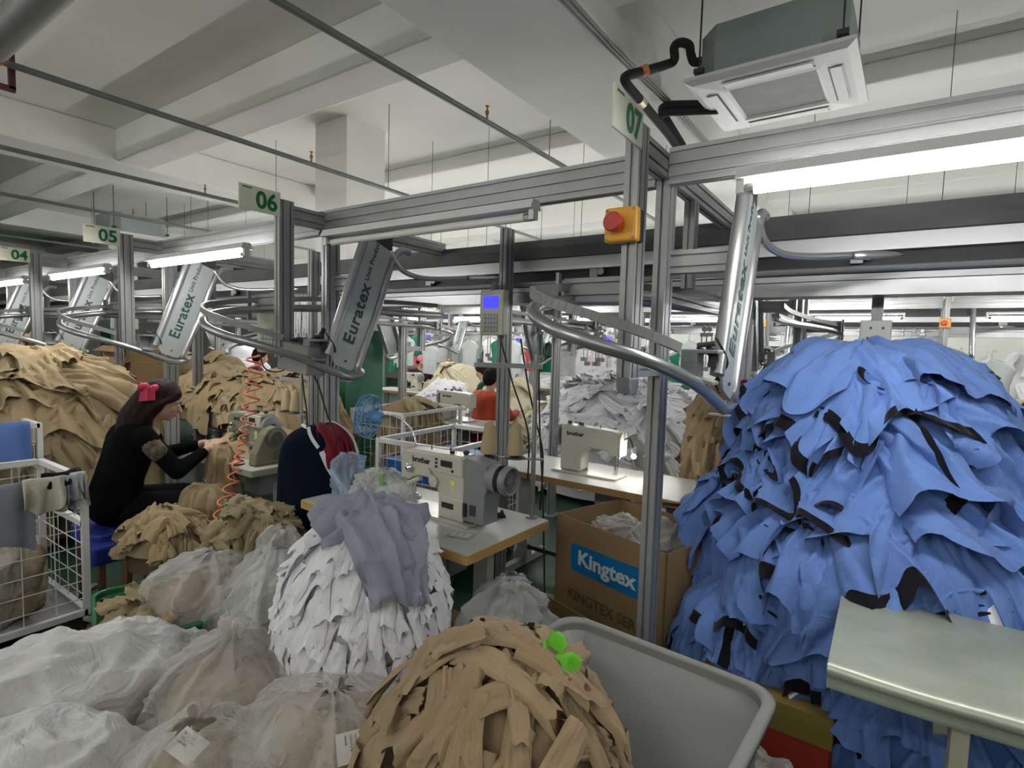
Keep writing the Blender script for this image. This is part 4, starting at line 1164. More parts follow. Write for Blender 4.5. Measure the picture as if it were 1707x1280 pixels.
def machine(label, loc, rz=0.0, body=IVORY, motor=MGREY, brand='brother', group=None, detail=True):
    """lockstitch sewing machine: needle end at -x, operator side -y"""
    t = thing('sewing_machine', label, 'sewing machine', loc, rz, group)
    b = MB(); b.prism(rrect(.24, .085, .01, 3), (-.02, 0, 0), (-.02, 0, .012), up=(0, 1, 0)); build('bed_plate', b, mat('bed_metal', (.55, .55, .52), .3, .4), t)
    # arm silhouette extruded through its depth
    out = [(-.255, .155), (-.262, .20), (-.258, .275), (-.235, .302), (-.15, .308), (.0, .312), (.155, .318), (.168, .300), (.168, .012), (.02, .012), (.005, .03), (.003, .11), (-.012, .155), (-.05, .178), (-.12, .182), (-.185, .168), (-.20, .148)]
    b = MB(); b.prism([(x, z) for x, z in out], (0, -.055, 0), (0, .055, 0)); 
    build('machine_arm', b, body, t, bevel=.012)
    b = MB(); b.lathe([(.050, 0), (.058, .01), (.060, .05), (.056, .06), (.03, .066), (.001, .068)], (-.250, 0, .245), (-1, 0, 0), 24); 
    b = MB(); b.prism([(-.05, .148), (.05, .148), (.055, .27), (.03, .305), (-.03, .305), (-.055, .27)], (-.268, 0, 0), (-.255, 0, 0), up=(0, 0, 1)); build('face_plate', b, body, t, bevel=.005)
    b = MB(); b.bb((.012, -.062, .012), (.172, -.05, .115)); build('side_cover', b, body, t, bevel=.006)
    b = MB(); b.box((.075, -.0635, .075), (.075, .003, .026)); build('name_badge', b, BLACK, t)
    b = MB(); b.box((.07, -.0575, .265), (.19, .012, .085)); pn = build('control_panel', b, mat('panel_beige', (.55, .52, .44), .4), t, bevel=.005)
    b = MB(); b.box((.065, -.0645, .272), (.075, .003, .030)); build('display', b, BLACK, pn)
    for i in range(3):
        b = MB(); b.box((-.002 + (i % 1), -.0645, .250 + i * .018), (.016, .004, .011)); build('button', b, DARKMETAL, pn)
    b = MB(); b.cyl((.105, -.063, .243), (.105, -.067, .243), .007, 10); build('dial', b, BLACK, pn)
    b = MB(); b.box((.10, -.0565, .185), (.032, .003, .022)); build('warning_sticker', b, mat('sticker_yellow', (.75, .72, .15), .5), t, label='yellow warning sticker')
    b = MB(); b.box((.10, -.0565, .155), (.028, .002, .030)); build('info_sticker', b, mat('sticker_pale', (.62, .60, .45), .5), t)
    if motor is not None:
        b = MB(); b.prism([(.165, .02), (.172, .02), (.290, .02), (.295, .17), (.305, .175), (.30, .30), (.18, .318), (.165, .31)], (0, -.052, 0), (0, .05, 0)); build('motor_housing', b, motor, t, bevel=.012)
        b = MB(); b.lathe([(.062, 0), (.064, .05), (.058, .03), (.058, .003)], (.295, 0, .235), (1, 0, 0), 28); build('motor_collar', b, motor, t, smooth='auto')
        b = MB(); b.lathe([(.058, .0), (.066, .01), (.067, .035), (.060, .042), (.052, .036), (.05, .02), (.02, .018), (.018, .03), (.001, .031)], (.365, 0, .235), (1, 0, 0), 32); build('hand_wheel', b, ALUD, t, smooth='auto')
        b = MB(); b.box((.225, -.0535, .08), (.038, .006, .05)); build('power_switch', b, DARKMETAL, t, bevel=.003)
        b = MB(); b.box((.18, -.056, .075), (.018, .012, .06)); build('hinge', b, BLACK, t)
    else:
        b = MB(); b.lathe([(.03, 0), (.07, .01), (.072, .035), (.06, .045), (.02, .05), (.001, .03), (.001, .003)], (.17, 0, .235), (1, 0, 0), 28); build('hand_wheel', b, ALUD, t, smooth='auto')
    for sy in ((-1,) if detail else ()):
        text(brand, .040, (-.18, -.0562 * 1, .262), (1, 0, 0), (0, 0, 1), mat('brand_black', (.02, .02, .03), .5), t, bold=.0012)
    o2 = text(brand, .040, (.12, .0562, .262), (-1, 0, 0), (0, 0, 1), mat('brand_black', (.02, .02, .03), .5), t, bold=.0012)
    b = MB(); b.cyl((-.228, -.01, .17), (-.228, -.01, .03), .004, 8); b.cyl((-.215, 0, .17), (-.215, 0, .06), .005, 8); build('needle_bar', b, CHROME, t)
    b = MB(); b.box((-.215, 0, .022), (.03, .014, .006)); b.box((-.215, 0, .045), (.012, .012, .045)); build('presser_foot', b, CHROME, t)
    b = MB(); b.lathe([(.006, 0), (.022, .002), (.022, .006), (.008, .01), (.022, .014), (.022, .018), (.006, .03), (.006, .003)], (-.19, -.056, .215), (0, -1, 0), 16); build('tension_discs', b, CHROME, t, smooth='auto')
    b = MB(); b.lathe([(.026, 0), (.028, .012), (.012, .016), (.001, .016)], (-.02, -.058, .175), (0, -1, 0), 18); b.box((-.04, -.066, .20), (.018, .010, .07), Matrix.Rotation(-.6, 3, 'Y')); build('stitch_dial', b, body, t, smooth='auto')
    b = MB(); b.cyl((.03, .0, .312), (.03, .0, .335), .004, 6); b.cyl((.06, -.02, .312), (.06, -.02, .33), .012, 10); b.cyl((-.1, 0, .31), (-.1, 0, .33), .003, 6); b.lathe([(.010, 0), (.016, .008), (.014, .018), (.001, .02)], (.13, 0, .318), n=12); build('thread_guides', b, DARKMETAL, t)
    b = MB(); b.cyl((-.13, -.045, .17), (-.21, -.05, .13), .012, 10); b.ball((-.21, -.05, .128), .016); build('lamp_head', b, body, t, smooth='auto')
    b = MB(); b.cyl((.09, -.062, .0), (.09, -.062, .010), .018, 12); build('rubber_foot', b, RUBBER, t)
    return t

TN = table('sewing table with yellow edge carrying the nearest white sewing machine', (-1.90, 1.99), (1.17, .60), -.045)
M1 = machine('white and grey sewing machine with brother lettering on the yellow edged table', (-1.74, 2.00, .762), -.06)
T2 = table('sewing table with brown edge behind the Kingtex carton, a lit machine lamp on it', (-1.57, 3.30), (1.42, .58), -.03, edge=PLYB)
M2 = machine('cream sewing machine with glowing lamp seen from behind on the brown edged table', (-1.62, 3.27, .762), PI - .03, motor=None, body=mat('cream_enamel', (0.50, 0.50, 0.42), .35), detail=False)
t = thing('machine_lamp', 'small bright white lamp shining on the needle of the cream machine', 'lamp', (-1.33, 3.27, .762))
b = MB(); b.tube(bez([(-.03, .0, .25), (.02, -.02, .27), (.055, -.04, .21)], 5), .005, 8); build('lamp_arm', b, BLACK, t)
b = MB(); b.lathe([(.006, 0), (.016, .02), (.018, .03), (.018, .003)], (.055, -.04, .22), (.1, .3, -1), 14); build('lamp_shade', b, WHITEP, t, smooth='auto')
b = MB(); b.ball((.055, -.030, .163), .015); build('bulb', b, emit('lamp_lit', (1, 0.95, .88), 160), t, smooth=True, label='glowing bulb')
TL = table('pale green edged sewing table beside the seated woman in black', (-3.86, 2.20), (1.20, .58), -.02, edge=mat('pale_green_edge', (0.33, 0.36, 0.25), .6))
M3 = machine('olive grey sewing machine head with belt guard on the seated woman\'s table', (-3.66, 2.16, .762), 0, motor=None, body=mat('olive_enamel', (0.22, 0.23, 0.17), .45), brand='brother')
t = thing('belt_guard', 'dusty olive hump shaped belt guard at the wheel end of the woman\'s machine', 'machine cover', (-3.40, 2.12, .762))
b = MB(); b.prism([(-.15, 0), (.15, 0), (.14, .08), (.08, .20), (.05, .235), (0, .25), (-.05, .235), (-.08, .20), (-.14, .08)], (-.03, 0, 0), (.05, 0, 0)); build('guard_shell', b, mat('dusty_olive', (0.20, 0.19, 0.12), .7, var=.25, vscale=8), t, bevel=.01)
b = MB(); b.lathe([(.06, 0), (.06, .012), (.045, .02), (.04, .012), (.001, .012)], (.05, 0, .17), (1, 0, 0), 24); b.cyl((.05, .03, .06), (.06, .03, .06), .04, 20); build('pulley_cover', b, mat('dusty_dark', (.10, .10, .08), .6), t, smooth='auto')

# thread stands
def thread_stand(label, loc, h=.78, cone=(0.45, 0.36, 0.20), rz=0.0):
    t = thing('thread_stand', label, 'thread stand', loc, rz)
    b = MB(); b.lathe([(.03, 0), (.03, .006), (.012, .012), (.011, h)], n=12); build('pole', b, mat('stand_tube', (.33, .33, .31), .4, .6), t, smooth='auto')
    b = MB(); b.bar((-.30, 0, h - .06), (.03, 0, h - .06), .03, .022); b.tube([(-.28, 0, h - .06), (-.28, 0, h - .03)], .01, 8); build('top_arm', b, ALUD, t)
    b = MB(); b.bar((-.26, 0, .29), (.05, 0, .29), .022, .008); build('spool_arm', b, ALUD, t)
    for x in (-.22, -.09):
        b = MB(); b.lathe([(.052, 0), (.05, .006), (.012, .012)], (x, 0, .29), n=16); b.cyl((x, 0, .29), (x, 0, .46), .004, 6); build('spool_pin', b, DARKMETAL, t)
    for x in (-.22, -.09):
        o = build('thread_cone', MB().lathe([(.020, 0), (.040, .004), (.042, .02), (.024, .15), (.014, .152), (.012, .165)], n=20), mat('thread_khaki' + str(cone), cone, .9, bump=.3, bscale=300), smooth='auto')
        o.location = Vector(loc) + rotz(rz) @ Vector((x, 0, .305))
        tag(o, 'khaki thread cone on the stand of the ' + ('yellow edged table' if loc[1] < 2.3 and loc[0] > -2 else 'seated woman'), 'thread cone', 'thread cones')
    return t
thread_stand('thread stand pole rising from the back corner of the yellow edged table', (-1.39, 2.24, .76), .80, rz=.5)
thread_stand('thread stand on the seated woman\'s table behind the belt guard', (-3.50, 2.42, .76), .60, (0.40, .32, .19), rz=-.1)
for o in bpy.data.objects:
    pass

# ------------------------------------------------------------------ things on the near table
me = bag_mesh('plastic_bag', (-2.18, 1.98, .76), (0, 0, 1), [(0, .17), (.04, .19), (.10, .14), (.15, .06), (.17, .02)], POLY, 81, squash=.8, wr=.05, nf=7, floor=.763, lump=.04, lf=12)
tag(link('plastic_bag', me), 'crumpled clear plastic bag heaped on the left end of the yellow edged table', 'plastic bag')
me = bag_mesh('plastic_bag', (-2.40, 1.93, .76), (0, 0, 1), [(0, .08), (.05, .10), (.12, .08), (.2, .06), (.23, .02)], glass('blue_clear_plastic', (.6, .75, .95), .35), 82, wr=.05, nf=6, floor=.763, lump=.04, lf=12)
tag(link('plastic_bag', me), 'bluish clear bag propped by the navy jacket at the table end', 'plastic bag')
t = thing('pump_bottle', 'clear pump bottle with green spout beside the white machine needle', 'bottle', (-2.03, 1.86, .762))
b = MB(); b.lathe([(.038, 0), (.040, .01), (.040, .085), (.030, .11), (.014, .12), (.014, .13)], n=20); build('bottle', b, GLAZE, t, smooth='auto')
b = MB(); b.lathe([(.018, .128), (.018, .145), (.006, .15), (.006, .17), (.012, .172), (.012, .185), (.001, .186)], n=14); b.bar((0, 0, .180), (-.04, 0, .176), .008, .008); build('pump_head', b, mat('pump_green', (.2, .42, .15), .5), t, smooth='auto', label='green pump head')
o = build('spec_sheet', MB().box((0, 0, 0), (.11, .075, .0012)), mat('sheet_grey', (.42, .42, .42), .6)); o.location = (-1.50, 1.83, .763); o.rotation_euler = (0, 0, .25)
tag(o, 'grey and white printed sheet stuck on the table right of the machine', 'label')
b = MB(); 
for i in range(3): b.box((-.032 + i * .032, .0, .001), (.024, .05, .0008))
build('printed_blocks', b, mat('sheet_print', (.62, .62, .60), .6), o)
P = patch(Mound((-1.50, 2.13), [(0, .79), (.06, .785), (.1, .765), (.16, .763)]), 2.6, 0, .12, .06, .14, amp=.015, k=3, layer=.004, lift=0, nu=20, nv=12, seed=5, tuck=.01, edge=.01)
tag(link('dark_rag', grid_mesh('dark_rag', P, mat('rag_dark', (.03, .03, .045), .9))), 'small dark rag behind the grey motor on the yellow edged table', 'cloth')

# desk fan on the near table
t = thing('desk_fan', 'small blue clip fan on a chrome gooseneck above the near table', 'fan', (-2.06, 2.12, .762))
fc = at(612, 690, y=2.14) - Vector((-2.06, 2.12, .762))
hub = fc + Vector((.06, -.0, -.01))
b = MB(); b.tube(bez([(0, 0, 0), (.0, 0, .12), (.0, .01, .24), (-.04, .01, .36), (-.14, .01, .42), (-.24, .01, .425), hub + Vector((.06, 0, 0))], 7), .006, 8); b.lathe([(.035, 0), (.035, .015), (.01, .03)], n=14); build('gooseneck', b, CHROME, t, smooth=True)
ax_ = Vector((-.93, -.35, .05)).normalized(); FB = mat('fan_blue', (0.12, 0.30, 0.55), .4)
b = MB(); b.lathe([(.001, -.05), (.03, -.05), (.04, -.02), (.036, .03), (.02, .04)], hub, ax_, 20); build('motor_hub', b, FB, t, smooth='auto')
b = MB(); d, s, u = frame(ax_)
for off, r in ((.015, .12), (.06, .12), (.085, .08), (.092, .045), (-.01, .08), (.04, .125)):
    b.tube([hub + d * off + (s * math.cos(a) + u * math.sin(a)) * r for a in [2 * PI * k / 32 for k in range(32)]], .0018 if r < .12 else .004, 6, closed=True)
for k in range(36):
    a = 2 * PI * k / 36; e = s * math.cos(a) + u * math.sin(a)
    b.tube([hub + d * .094 + e * .02, hub + d * .085 + e * .08, hub + d * .05 + e * .122, hub + d * .01 + e * .118, hub + d * -.012 + e * .06], .0011, 4)
build('guard', b, FB, t)
b = MB()
for k in range(4):
    a0 = k * PI / 2
    vs = []
    for i in range(6):
        rr = .02 + .085 * i / 5
        for j in range(5):
            a = a0 + (j / 4 - .5) * (1.2 - .2 * i / 5)
            vs.append(hub + d * (.035 + .025 * (j / 4)) + (s * math.cos(a) + u * math.sin(a)) * rr)
    b.add(vs, [(i * 5 + j, i * 5 + j + 1, (i + 1) * 5 + j + 1, (i + 1) * 5 + j) for i in range(5) for j in range(4)])
build('fan_blades', b, glass('fan_blade', (.6, .85, 1), .45), t, smooth=True)

# jacket on the chair
ch = thing('work_chair', 'chair with its back covered by the navy jacket, between the two sewing tables', 'chair', (-2.72, 2.10, 0))
b = MB(); b.prism(rrect(.2, .19, .04), (0, 0, .44), (0, 0, .47), up=(0, 1, 0)); build('seat', b, WOODD, ch)
for sx in (-1, 1):
    for sy in (-1, 1):
        b = MB(); b.bar((sx * .17, sy * .16, 0), (sx * .17, sy * .16, .44 if sy > 0 else 1.02), .025, .025); build('leg', b, DARKMETAL, ch)
b = MB(); b.bar((-.17, -.16, .95), (.17, -.16, .95), .03, .09); build('backrest', b, WOODD, ch)
jt = thing('jacket', 'navy jacket with maroon back panel and white stripe hung over the chair', 'jacket', (-2.70, 1.97, .6))
mj = Mound((-2.68, 1.98), [(0, 1.10), (.10, 1.095), (.18, 1.04), (.225, .93), (.25, .78), (.27, .62), (.27, .50)], 1.12, .62, .15, 41, .022, 9)
o = link('shell', mj.mesh('shell', NAVY, 60, 90, off=.0, fold=.02, ff=16), jt); o.location = (2.70, -1.97, -.6)
def strip_on(m, pts, w, mt, name, parent, off=.012, seg=30, lbl=None):
    th = np.interp(np.linspace(0, 1, seg), np.linspace(0, 1, len(pts)), [p[0] for p in pts]); tt = np.interp(np.linspace(0, 1, seg), np.linspace(0, 1, len(pts)), [p[1] for p in pts])
    A, N = m.at(th, tt)
    dd = np.gradient(A, axis=0); dd /= np.linalg.norm(dd, axis=1)[:, None] + 1e-9
    s_ = np.cross(dd, N)
    rows = np.stack([A + s_ * k * w / 2 + N * (off + .018 * (1)) for k in (-1, -.5, 0, .5, 1)], 1)
    o = link(name, grid_mesh(name, rows, mt), parent, lbl); o.location = -Vector(parent.location)
    return o
sw = mat('stripe_white', (.62, .62, .64), .8)
strip_on(mj, [(-1.0, .26), (-.85, .34), (-.55, .46), (-.35, .62)], .030, sw, 'stripe', jt, lbl='white stripe across the shoulder')
P = patch(mj, -.45, .02, .34, .12, .34, amp=.012, k=2, layer=.026, lift=.0, nu=24, nv=18, seed=4, tuck=.01, edge=.01)
o = link('back_panel', grid_mesh('back_panel', P, MAROON), jt, 'maroon back panel'); o.location = -Vector(jt.location)
strip_on(mj, [(-.05, .04), (.05, .2), (.05, .36)], .02, sw, 'stripe', jt, off=.016, lbl='white stripe at the panel edge')
strip_on(mj, [(-2.6, .10), (-1.6, .12), (-1.1, .24)], .02, sw, 'stripe', jt, off=.004, lbl='white collar edge')

# ------------------------------------------------------------------ wire cages
def cage(label, c, size, h, rz=0.0, z0=.12, n=(6, 9, 6), gauge=.0025, rim=.03, wheels=True):
    t = thing('wire_cage', label, 'wire cage', (c[0], c[1], 0), rz)
    x, y = size[0] / 2, size[1] / 2
    b = MB()
    for sx in (-1, 1):
        for sy in (-1, 1): b.bar((sx * x, sy * y, z0), (sx * x, sy * y, h), rim, rim)
    for z in (z0 + .015, h - .015):
        for s in (-1, 1):
            b.bar((-x, s * y, z), (x, s * y, z), rim, rim); b.bar((s * x, -y, z), (s * x, y, z), rim, rim)
    for sy in (-1,): b.bar((-x, -sy * y, (z0 + h) * .62), (x, -sy * y, (z0 + h) * .62), rim, rim)
    build('frame', b, WHITEP, t)
    nx, ny, nz = n
    for s in (-1, 1):
        b = MB()
        for i in range(1, nx): b.cyl((-x + 2 * x * i / nx, s * y, z0), (-x + 2 * x * i / nx, s * y, h), gauge, 5)
        for i in range(1, nz): b.cyl((-x, s * y, z0 + (h - z0) * i / nz), (x, s * y, z0 + (h - z0) * i / nz), gauge, 5)
        build('wire_side', b, WHITEP, t)
        b = MB()
        for i in range(1, ny): b.cyl((s * x, -y + 2 * y * i / ny, z0), (s * x, -y + 2 * y * i / ny, h), gauge, 5)
        for i in range(1, nz): b.cyl((s * x, -y, z0 + (h - z0) * i / nz), (s * x, y, z0 + (h - z0) * i / nz), gauge, 5)
        build('wire_side', b, WHITEP, t)
    b = MB(); b.bb((-x, -y, z0 + .01), (x, y, z0 + .018)); build('base_sheet', b, mat('base_grey', (.25, .25, .25), .7), t)
    if wheels:
        for sx in (-1, 1):
            for sy in (-1, 1):
                b = MB(); b.cyl((sx * (x - .04) - .015, sy * (y - .04), .045), (sx * (x - .04) + .015, sy * (y - .04), .045), .045, 14); b.box((sx * (x - .04), sy * (y - .04), .085), (.045, .05, .06)); build('caster', b, DARKMETAL, t)
    return t
cage('white wire cage trolley at the left edge with grey cloth over its side', (-3.74, .62), (.66, .90), .86, gauge=.0028, n=(5, 7, 8))
cage('white wire cage bin in front, between the fan and the terminal post', (-2.60, 3.06), (.64, .86), .93, .05, n=(8, 10, 6))
cage('white wire cage bin behind the first one, beyond the blue fan', (-3.95, 3.95), (.66, .86), .95, .05, n=(8, 10, 6))
cage('white wire trolley at the left edge behind the nearer one, blue cloth over it', (-5.05, .85), (.6, .8), .98, 0, n=(5, 7, 6))
me = bag_mesh('polythene_bag', (-3.74, .62, .15), (0, 0, 1), [(0, .27), (.15, .31), (.32, .30), (.40, .22), (.42, .1)], POLYT, 84, squash=1.25, wr=.03, nf=8, up=(1, 0, 0), floor=.15)
tag(link('polythene_bag', me), 'clear bag lining the lower half of the left wire trolley', 'plastic bag')
mm = Mound((-3.74, .62), [(0, .52), (.2, .50), (.28, .42), (.27, .16)], 1.0, 1.35, 0, 16, .02)
tag(link('bag_contents', mm.mesh('bag_contents', KFILL)), 'khaki pieces filling the bag in the left wire trolley', 'fabric pieces', None, 'stuff')
def drape(label, pts, drop, m, name='cloth', n=26, wob=.012, back=.15, cat='cloth'):
    """cloth hung over a rail that runs through pts; drop in metres on the front, back on the rear"""
    P0 = np.array([list(p) for p in bez(pts, max(2, n // max(1, len(pts) - 1)))])
    d = np.gradient(P0, axis=0); d /= np.linalg.norm(d, axis=1)[:, None]
    sd = np.stack([d[:, 1], -d[:, 0], 0 * d[:, 0]], -1)
    rows = []
    prof = [(-.022, -back), (-.022, -back * .5), (-.02, -.02), (-.012, .008), (.0, .016), (.012, .008), (.02, -.02), (.026, -drop * .3), (.03, -drop * .6), (.034, -drop * .85), (.034, -drop)]
    s = np.arange(len(P0))
    for k, (o_, z_) in enumerate(prof):
        f = min(1, abs(z_) / .1)
        rows.append(P0 + sd * (o_ + wob * f * np.sin(s * .9 + k * .25) + wob * f * .6 * np.sin(s * .37 + 2))[:, None] + np.stack([0 * s, 0 * s, z_ + .03 * f * np.sin(s * .33 + k * .2)], -1))
    o = link(name, grid_mesh(name, np.array(rows), m)); tag(o, label, cat)
    s_ = o.modifiers.new('Solidify', 'SOLIDIFY'); s_.thickness = .003
    sb = o.modifiers.new('Subsurf', 'SUBSURF'); sb.levels = 1; sb.render_levels = 2
    return o
drape('grey cloth hanging over the side rail of the left wire trolley', [(-3.40, .18, .855), (-3.40, .6, .86), (-3.40, .86, .86)], .30, mat('cloth_slate', (.22, .23, .27), .9, bump=.3, bscale=150, bump2=.5, b2scale=7), wob=.014)
drape('crumpled pale rag on the corner of the left wire trolley', [(-3.40, .82, .87), (-3.39, .95, .875), (-3.41, 1.08, .87)], .14, mat('rag_pale', (.50, .48, .40), .9, bump2=.6, bump=.3, bscale=90), wob=.03)
drape('small grey rag with black tie hanging beside the pale rag', [(-3.38, .97, .87), (-3.38, 1.06, .87)], .10, mat('rag_grey', (.30, .31, .34), .9), wob=.03)
drape('black knotted cloth on the corner of the left wire trolley', [(-3.42, .90, .885), (-3.40, .98, .89), (-3.46, 1.07, .885)], .05, BLACKC, wob=.03, back=.05)
drape('blue cloth hung over the rear trolley at the left edge', [(-4.745, .50, .985), (-4.745, .85, .985), (-4.745, 1.20, .985)], .26, BLUE, wob=.02)
o = build('water_tub', MB().lathe([(.13, 0), (.15, .02), (.155, .36), (.15, .38), (.145, .37), (.14, .03), (.001, .02)], n=28), mat('tub_blue', (0.01, 0.10, 0.26), .4), smooth='auto'); o.location = (-4.35, .95, 0.0)
tag(o, 'dark blue plastic drum behind the left wire trolley', 'drum')
mm = Mound((-3.95, 3.95), [(0, 1.02), (.15, .98), (.28, .86), (.30, .5), (.3, .15)], .95, 1.25, 0, 17, .05)
heap(mm, 40, 'olive_garment', 'pale olive striped piece piled in the rear wire cage bin', 'fabric piece', 'pieces in the rear wire cage bin', [OLIVEK], 22, CORE_K, 'olive pieces filling the rear wire cage bin', L=(.2, .35), w0=(.05, .1), w1=(.1, .2), amp=.02, nu=12, nv=10)
mm = Mound((-2.60, 3.06), [(0, .66), (.18, .62), (.27, .5), (.27, .15)], .95, 1.25, 0, 18, .05)
heap(mm, 30, 'white_garment', 'white piece piled in the front wire cage bin', 'fabric piece', 'pieces in the front wire cage bin', [WHITEC], 23, CORE_W, 'white pieces filling the front wire cage bin', L=(.2, .3), w0=(.05, .1), w1=(.1, .2), amp=.02, nu=12, nv=10)
b = MB(); b.bb((-.24, -.34, 0), (.24, .34, .12)); o = build('blue_crate', b, mat('crate_blue', (.01, .12, .42), .5)); o.location = (-2.64, 3.0, .66); tag(o, 'blue plastic crate low inside the front wire cage bin', 'crate')

# ------------------------------------------------------------------ stool, bucket, basket, scraps, hose
t = thing('wooden_stool', 'low brown wooden stool carrying a heap of khaki pieces', 'stool', (-3.28, 1.40, 0), .35)
b = MB(); b.bb((-.19, -.14, .40), (.19, .14, .43)); build('seat', b, WOODD, t, bevel=.004)
for sx in (-1, 1):
    for sy in (-1, 1):
        b = MB(); b.bar((sx * .16, sy * .11, 0), (sx * .15, sy * .10, .40), .035, .035); build('leg', b, WOODD, t)
b = MB(); b.bb((-.16, -.115, .30), (.16, -.095, .40)); build('apron', b, WOODD, t)
mm = Mound((-3.28, 1.40), [(0, .60), (.10, .585), (.18, .52), (.235, .43)], 1.05, .85, .3, 19, .02, 10)
heap(mm, 44, 'khaki_cut_piece', 'khaki cut piece in the low heap on the brown stool', 'fabric piece', 'khaki pieces on the stool', [KHAKIL], 24, mat('khaki_core2', (.30, .24, .14), .95), 'khaki pieces stacked on the brown stool', L=(.12, .2), w0=(.04, .08), w1=(.08, .14), amp=.016, lift=.02, layer=.016, nu=14, nv=9, minz=.40, trange=(0, .98), rot=1.4, crease=.012)
t = thing('bucket', 'pale pink bucket full of khaki pieces beside the orange air hose', 'bucket', (-2.74, 1.63, 0))
b = MB(); b.lathe([(.13, 0), (.15, .02), (.19, .46), (.20, .47), (.20, .49), (.185, .49), (.15, .05), (.001, .04)], n=28); build('bucket_body', b, mat('pink_plastic', (.50, .36, .32), .5), t, smooth='auto')
mm = Mound((-2.74, 1.63), [(0, .70), (.12, .68), (.19, .61), (.21, .52), (.20, .44)], 1.1, 1.0, .3, 20, .02, 10)
heap(mm, 46, 'khaki_cut_piece', 'khaki cut piece bulging from the pink bucket', 'fabric piece', 'khaki pieces in the pink bucket', [OLIVEK], 25, mat('khaki_core2', (.30, .24, .14), .95), 'khaki pieces packed in the pink bucket', L=(.10, .18), w0=(.03, .06), w1=(.05, .09), amp=.016, lift=.03, layer=.014, nu=12, nv=9, minz=.3, trange=(0, .98), rot=1.2, crease=.012)
tub('laundry_basket', 'dark green plastic basket of khaki scraps between the left sacks', (-2.78, 1.12, 0), .30, .20, .34, mat('basket_green', (0.015, 0.16, 0.05), .45), -.3, rim=.02, cat='basket')
mm = Mound((-2.72, 1.10), [(0, .42), (.10, .41), (.17, .36), (.2, .28)], 1.1, .9, .3, 21, .02, 10)
heap(mm, 36, 'khaki_scrap', 'khaki scrap in the green basket', 'scrap', 'khaki scraps in the green basket', [KHAKI], 26, mat('khaki_core2', (.30, .24, .14), .95), 'khaki scraps filling the green basket', L=(.10, .16), w0=(.03, .05), w1=(.05, .08), amp=.018, lift=.03, layer=.008, nu=10, nv=8, minz=.1, trange=(0, .98), rot=.9)
rg = random.Random(5)
for k in range(46):
    x, y = rg.uniform(-4.1, -3.35), rg.uniform(.95, 1.9)
    if k > 30: x, y = rg.uniform(-3.3, -2.6), rg.uniform(1.35, 2.1)
    s_ = rg.uniform(.03, .07); g = np.zeros((5, 6, 3))
    for i in range(5):
        for j in range(6):
            g[i, j] = ((j / 5 - .5) * s_ * 2, (i / 4 - .5) * s_, .008 + .014 * abs(math.sin(j * 1.1 + i * .9 + k)))
    o = link('khaki_scrap', grid_mesh('khaki_scrap', g, KHAKIL if k % 5 else WHITEC)); o.location = (x, y, 0.0 + .012 * (k % 3)); o.rotation_euler = (0, 0, rg.uniform(0, 6))
    tag(o, 'khaki or pale fabric scrap littering the floor around the stool', 'scrap', 'scraps on the floor by the stool')
# orange spiral air hose
t = thing('air_hose', 'orange coiled air hose hanging before the woman\'s sewing table', 'hose', (-3.1, 1.8, 1.0))
pa = [at(422, 592, y=1.78), at(424, 640, y=1.78), at(412, 700, y=1.76), at(402, 745, y=1.72), at(392, 790, y=1.68), at(372, 850, y=1.64), at(362, 905, y=1.62)]
C_ = bez(pa, 60); ph = 0; path = []
rr_ = [.018, .028, .038, .030, .030, .034, .036, .036]
for i, p in enumerate(C_):
    f = i / (len(C_) - 1); ph += 2 * PI / 21
    r = .033 + .010 * math.sin(f * 9)
    path.append(p + Vector((math.cos(ph) * r, math.sin(ph) * r, .0)))
b = MB(); b.tube(path, .0052, 6); build('coil', b, mat('hose_orange', (0.78, 0.20, 0.09), .4), t, smooth=True, world=True)
for k, (pts, lb) in enumerate((([(502, 590), (505, 640), (512, 700), (508, 760), (505, 850)], 'thin cable dropping past the thread cones left of station post 06'), ([(510, 600), (530, 640), (545, 690), (560, 730), (552, 770)], 'dark cable curving down from the 06 station box to the jacket'), ([(868, 565), (880, 640), (893, 700), (905, 760), (900, 850)], 'dark cable hanging from the blue screened terminal'), ([(835, 568), (855, 640), (880, 720), (880, 800)], 'thin black cable crossing the terminal post'), ([(898, 610), (900, 720), (905, 830), (908, 1000)], 'grey cable running down the thread stand pole'), ([(432, 570), (440, 612), (470, 618), (497, 592)], 'black cable loop under the 06 station box'))):
    yy = 1.85 if k in (0, 1, 5) else 2.35
    b = MB(); b.tube(bez([at(x, y, y=yy + .02 * i) for i, (x, y) in enumerate(pts)], 8), .0045, 6)
    tag(build('cable', b, RUBBER, smooth=True), lb, 'cable')
# box hanging below the 06 post
t = thing('junction_box', 'slanted grey metal box at the foot of the 06 hanging post', 'metal box', (-2.60, 1.80, 1.50))
b = MB(); b.box((0, 0, 0), (.26, .12, .15), Matrix.Rotation(.12, 3, 'Y')); build('box_body', b, mat('box_grey', (.28, .29, .29), .5, .3), t, bevel=.005)
b = MB(); b.tube(bez([(-.1, 0, .085), (-.05, .02, .10), (.02, -.01, .09), (.1, .02, .10), (.12, .05, .16)], 5), .012, 8); build('hose_bundle', b, RUBBER, t, smooth=True)
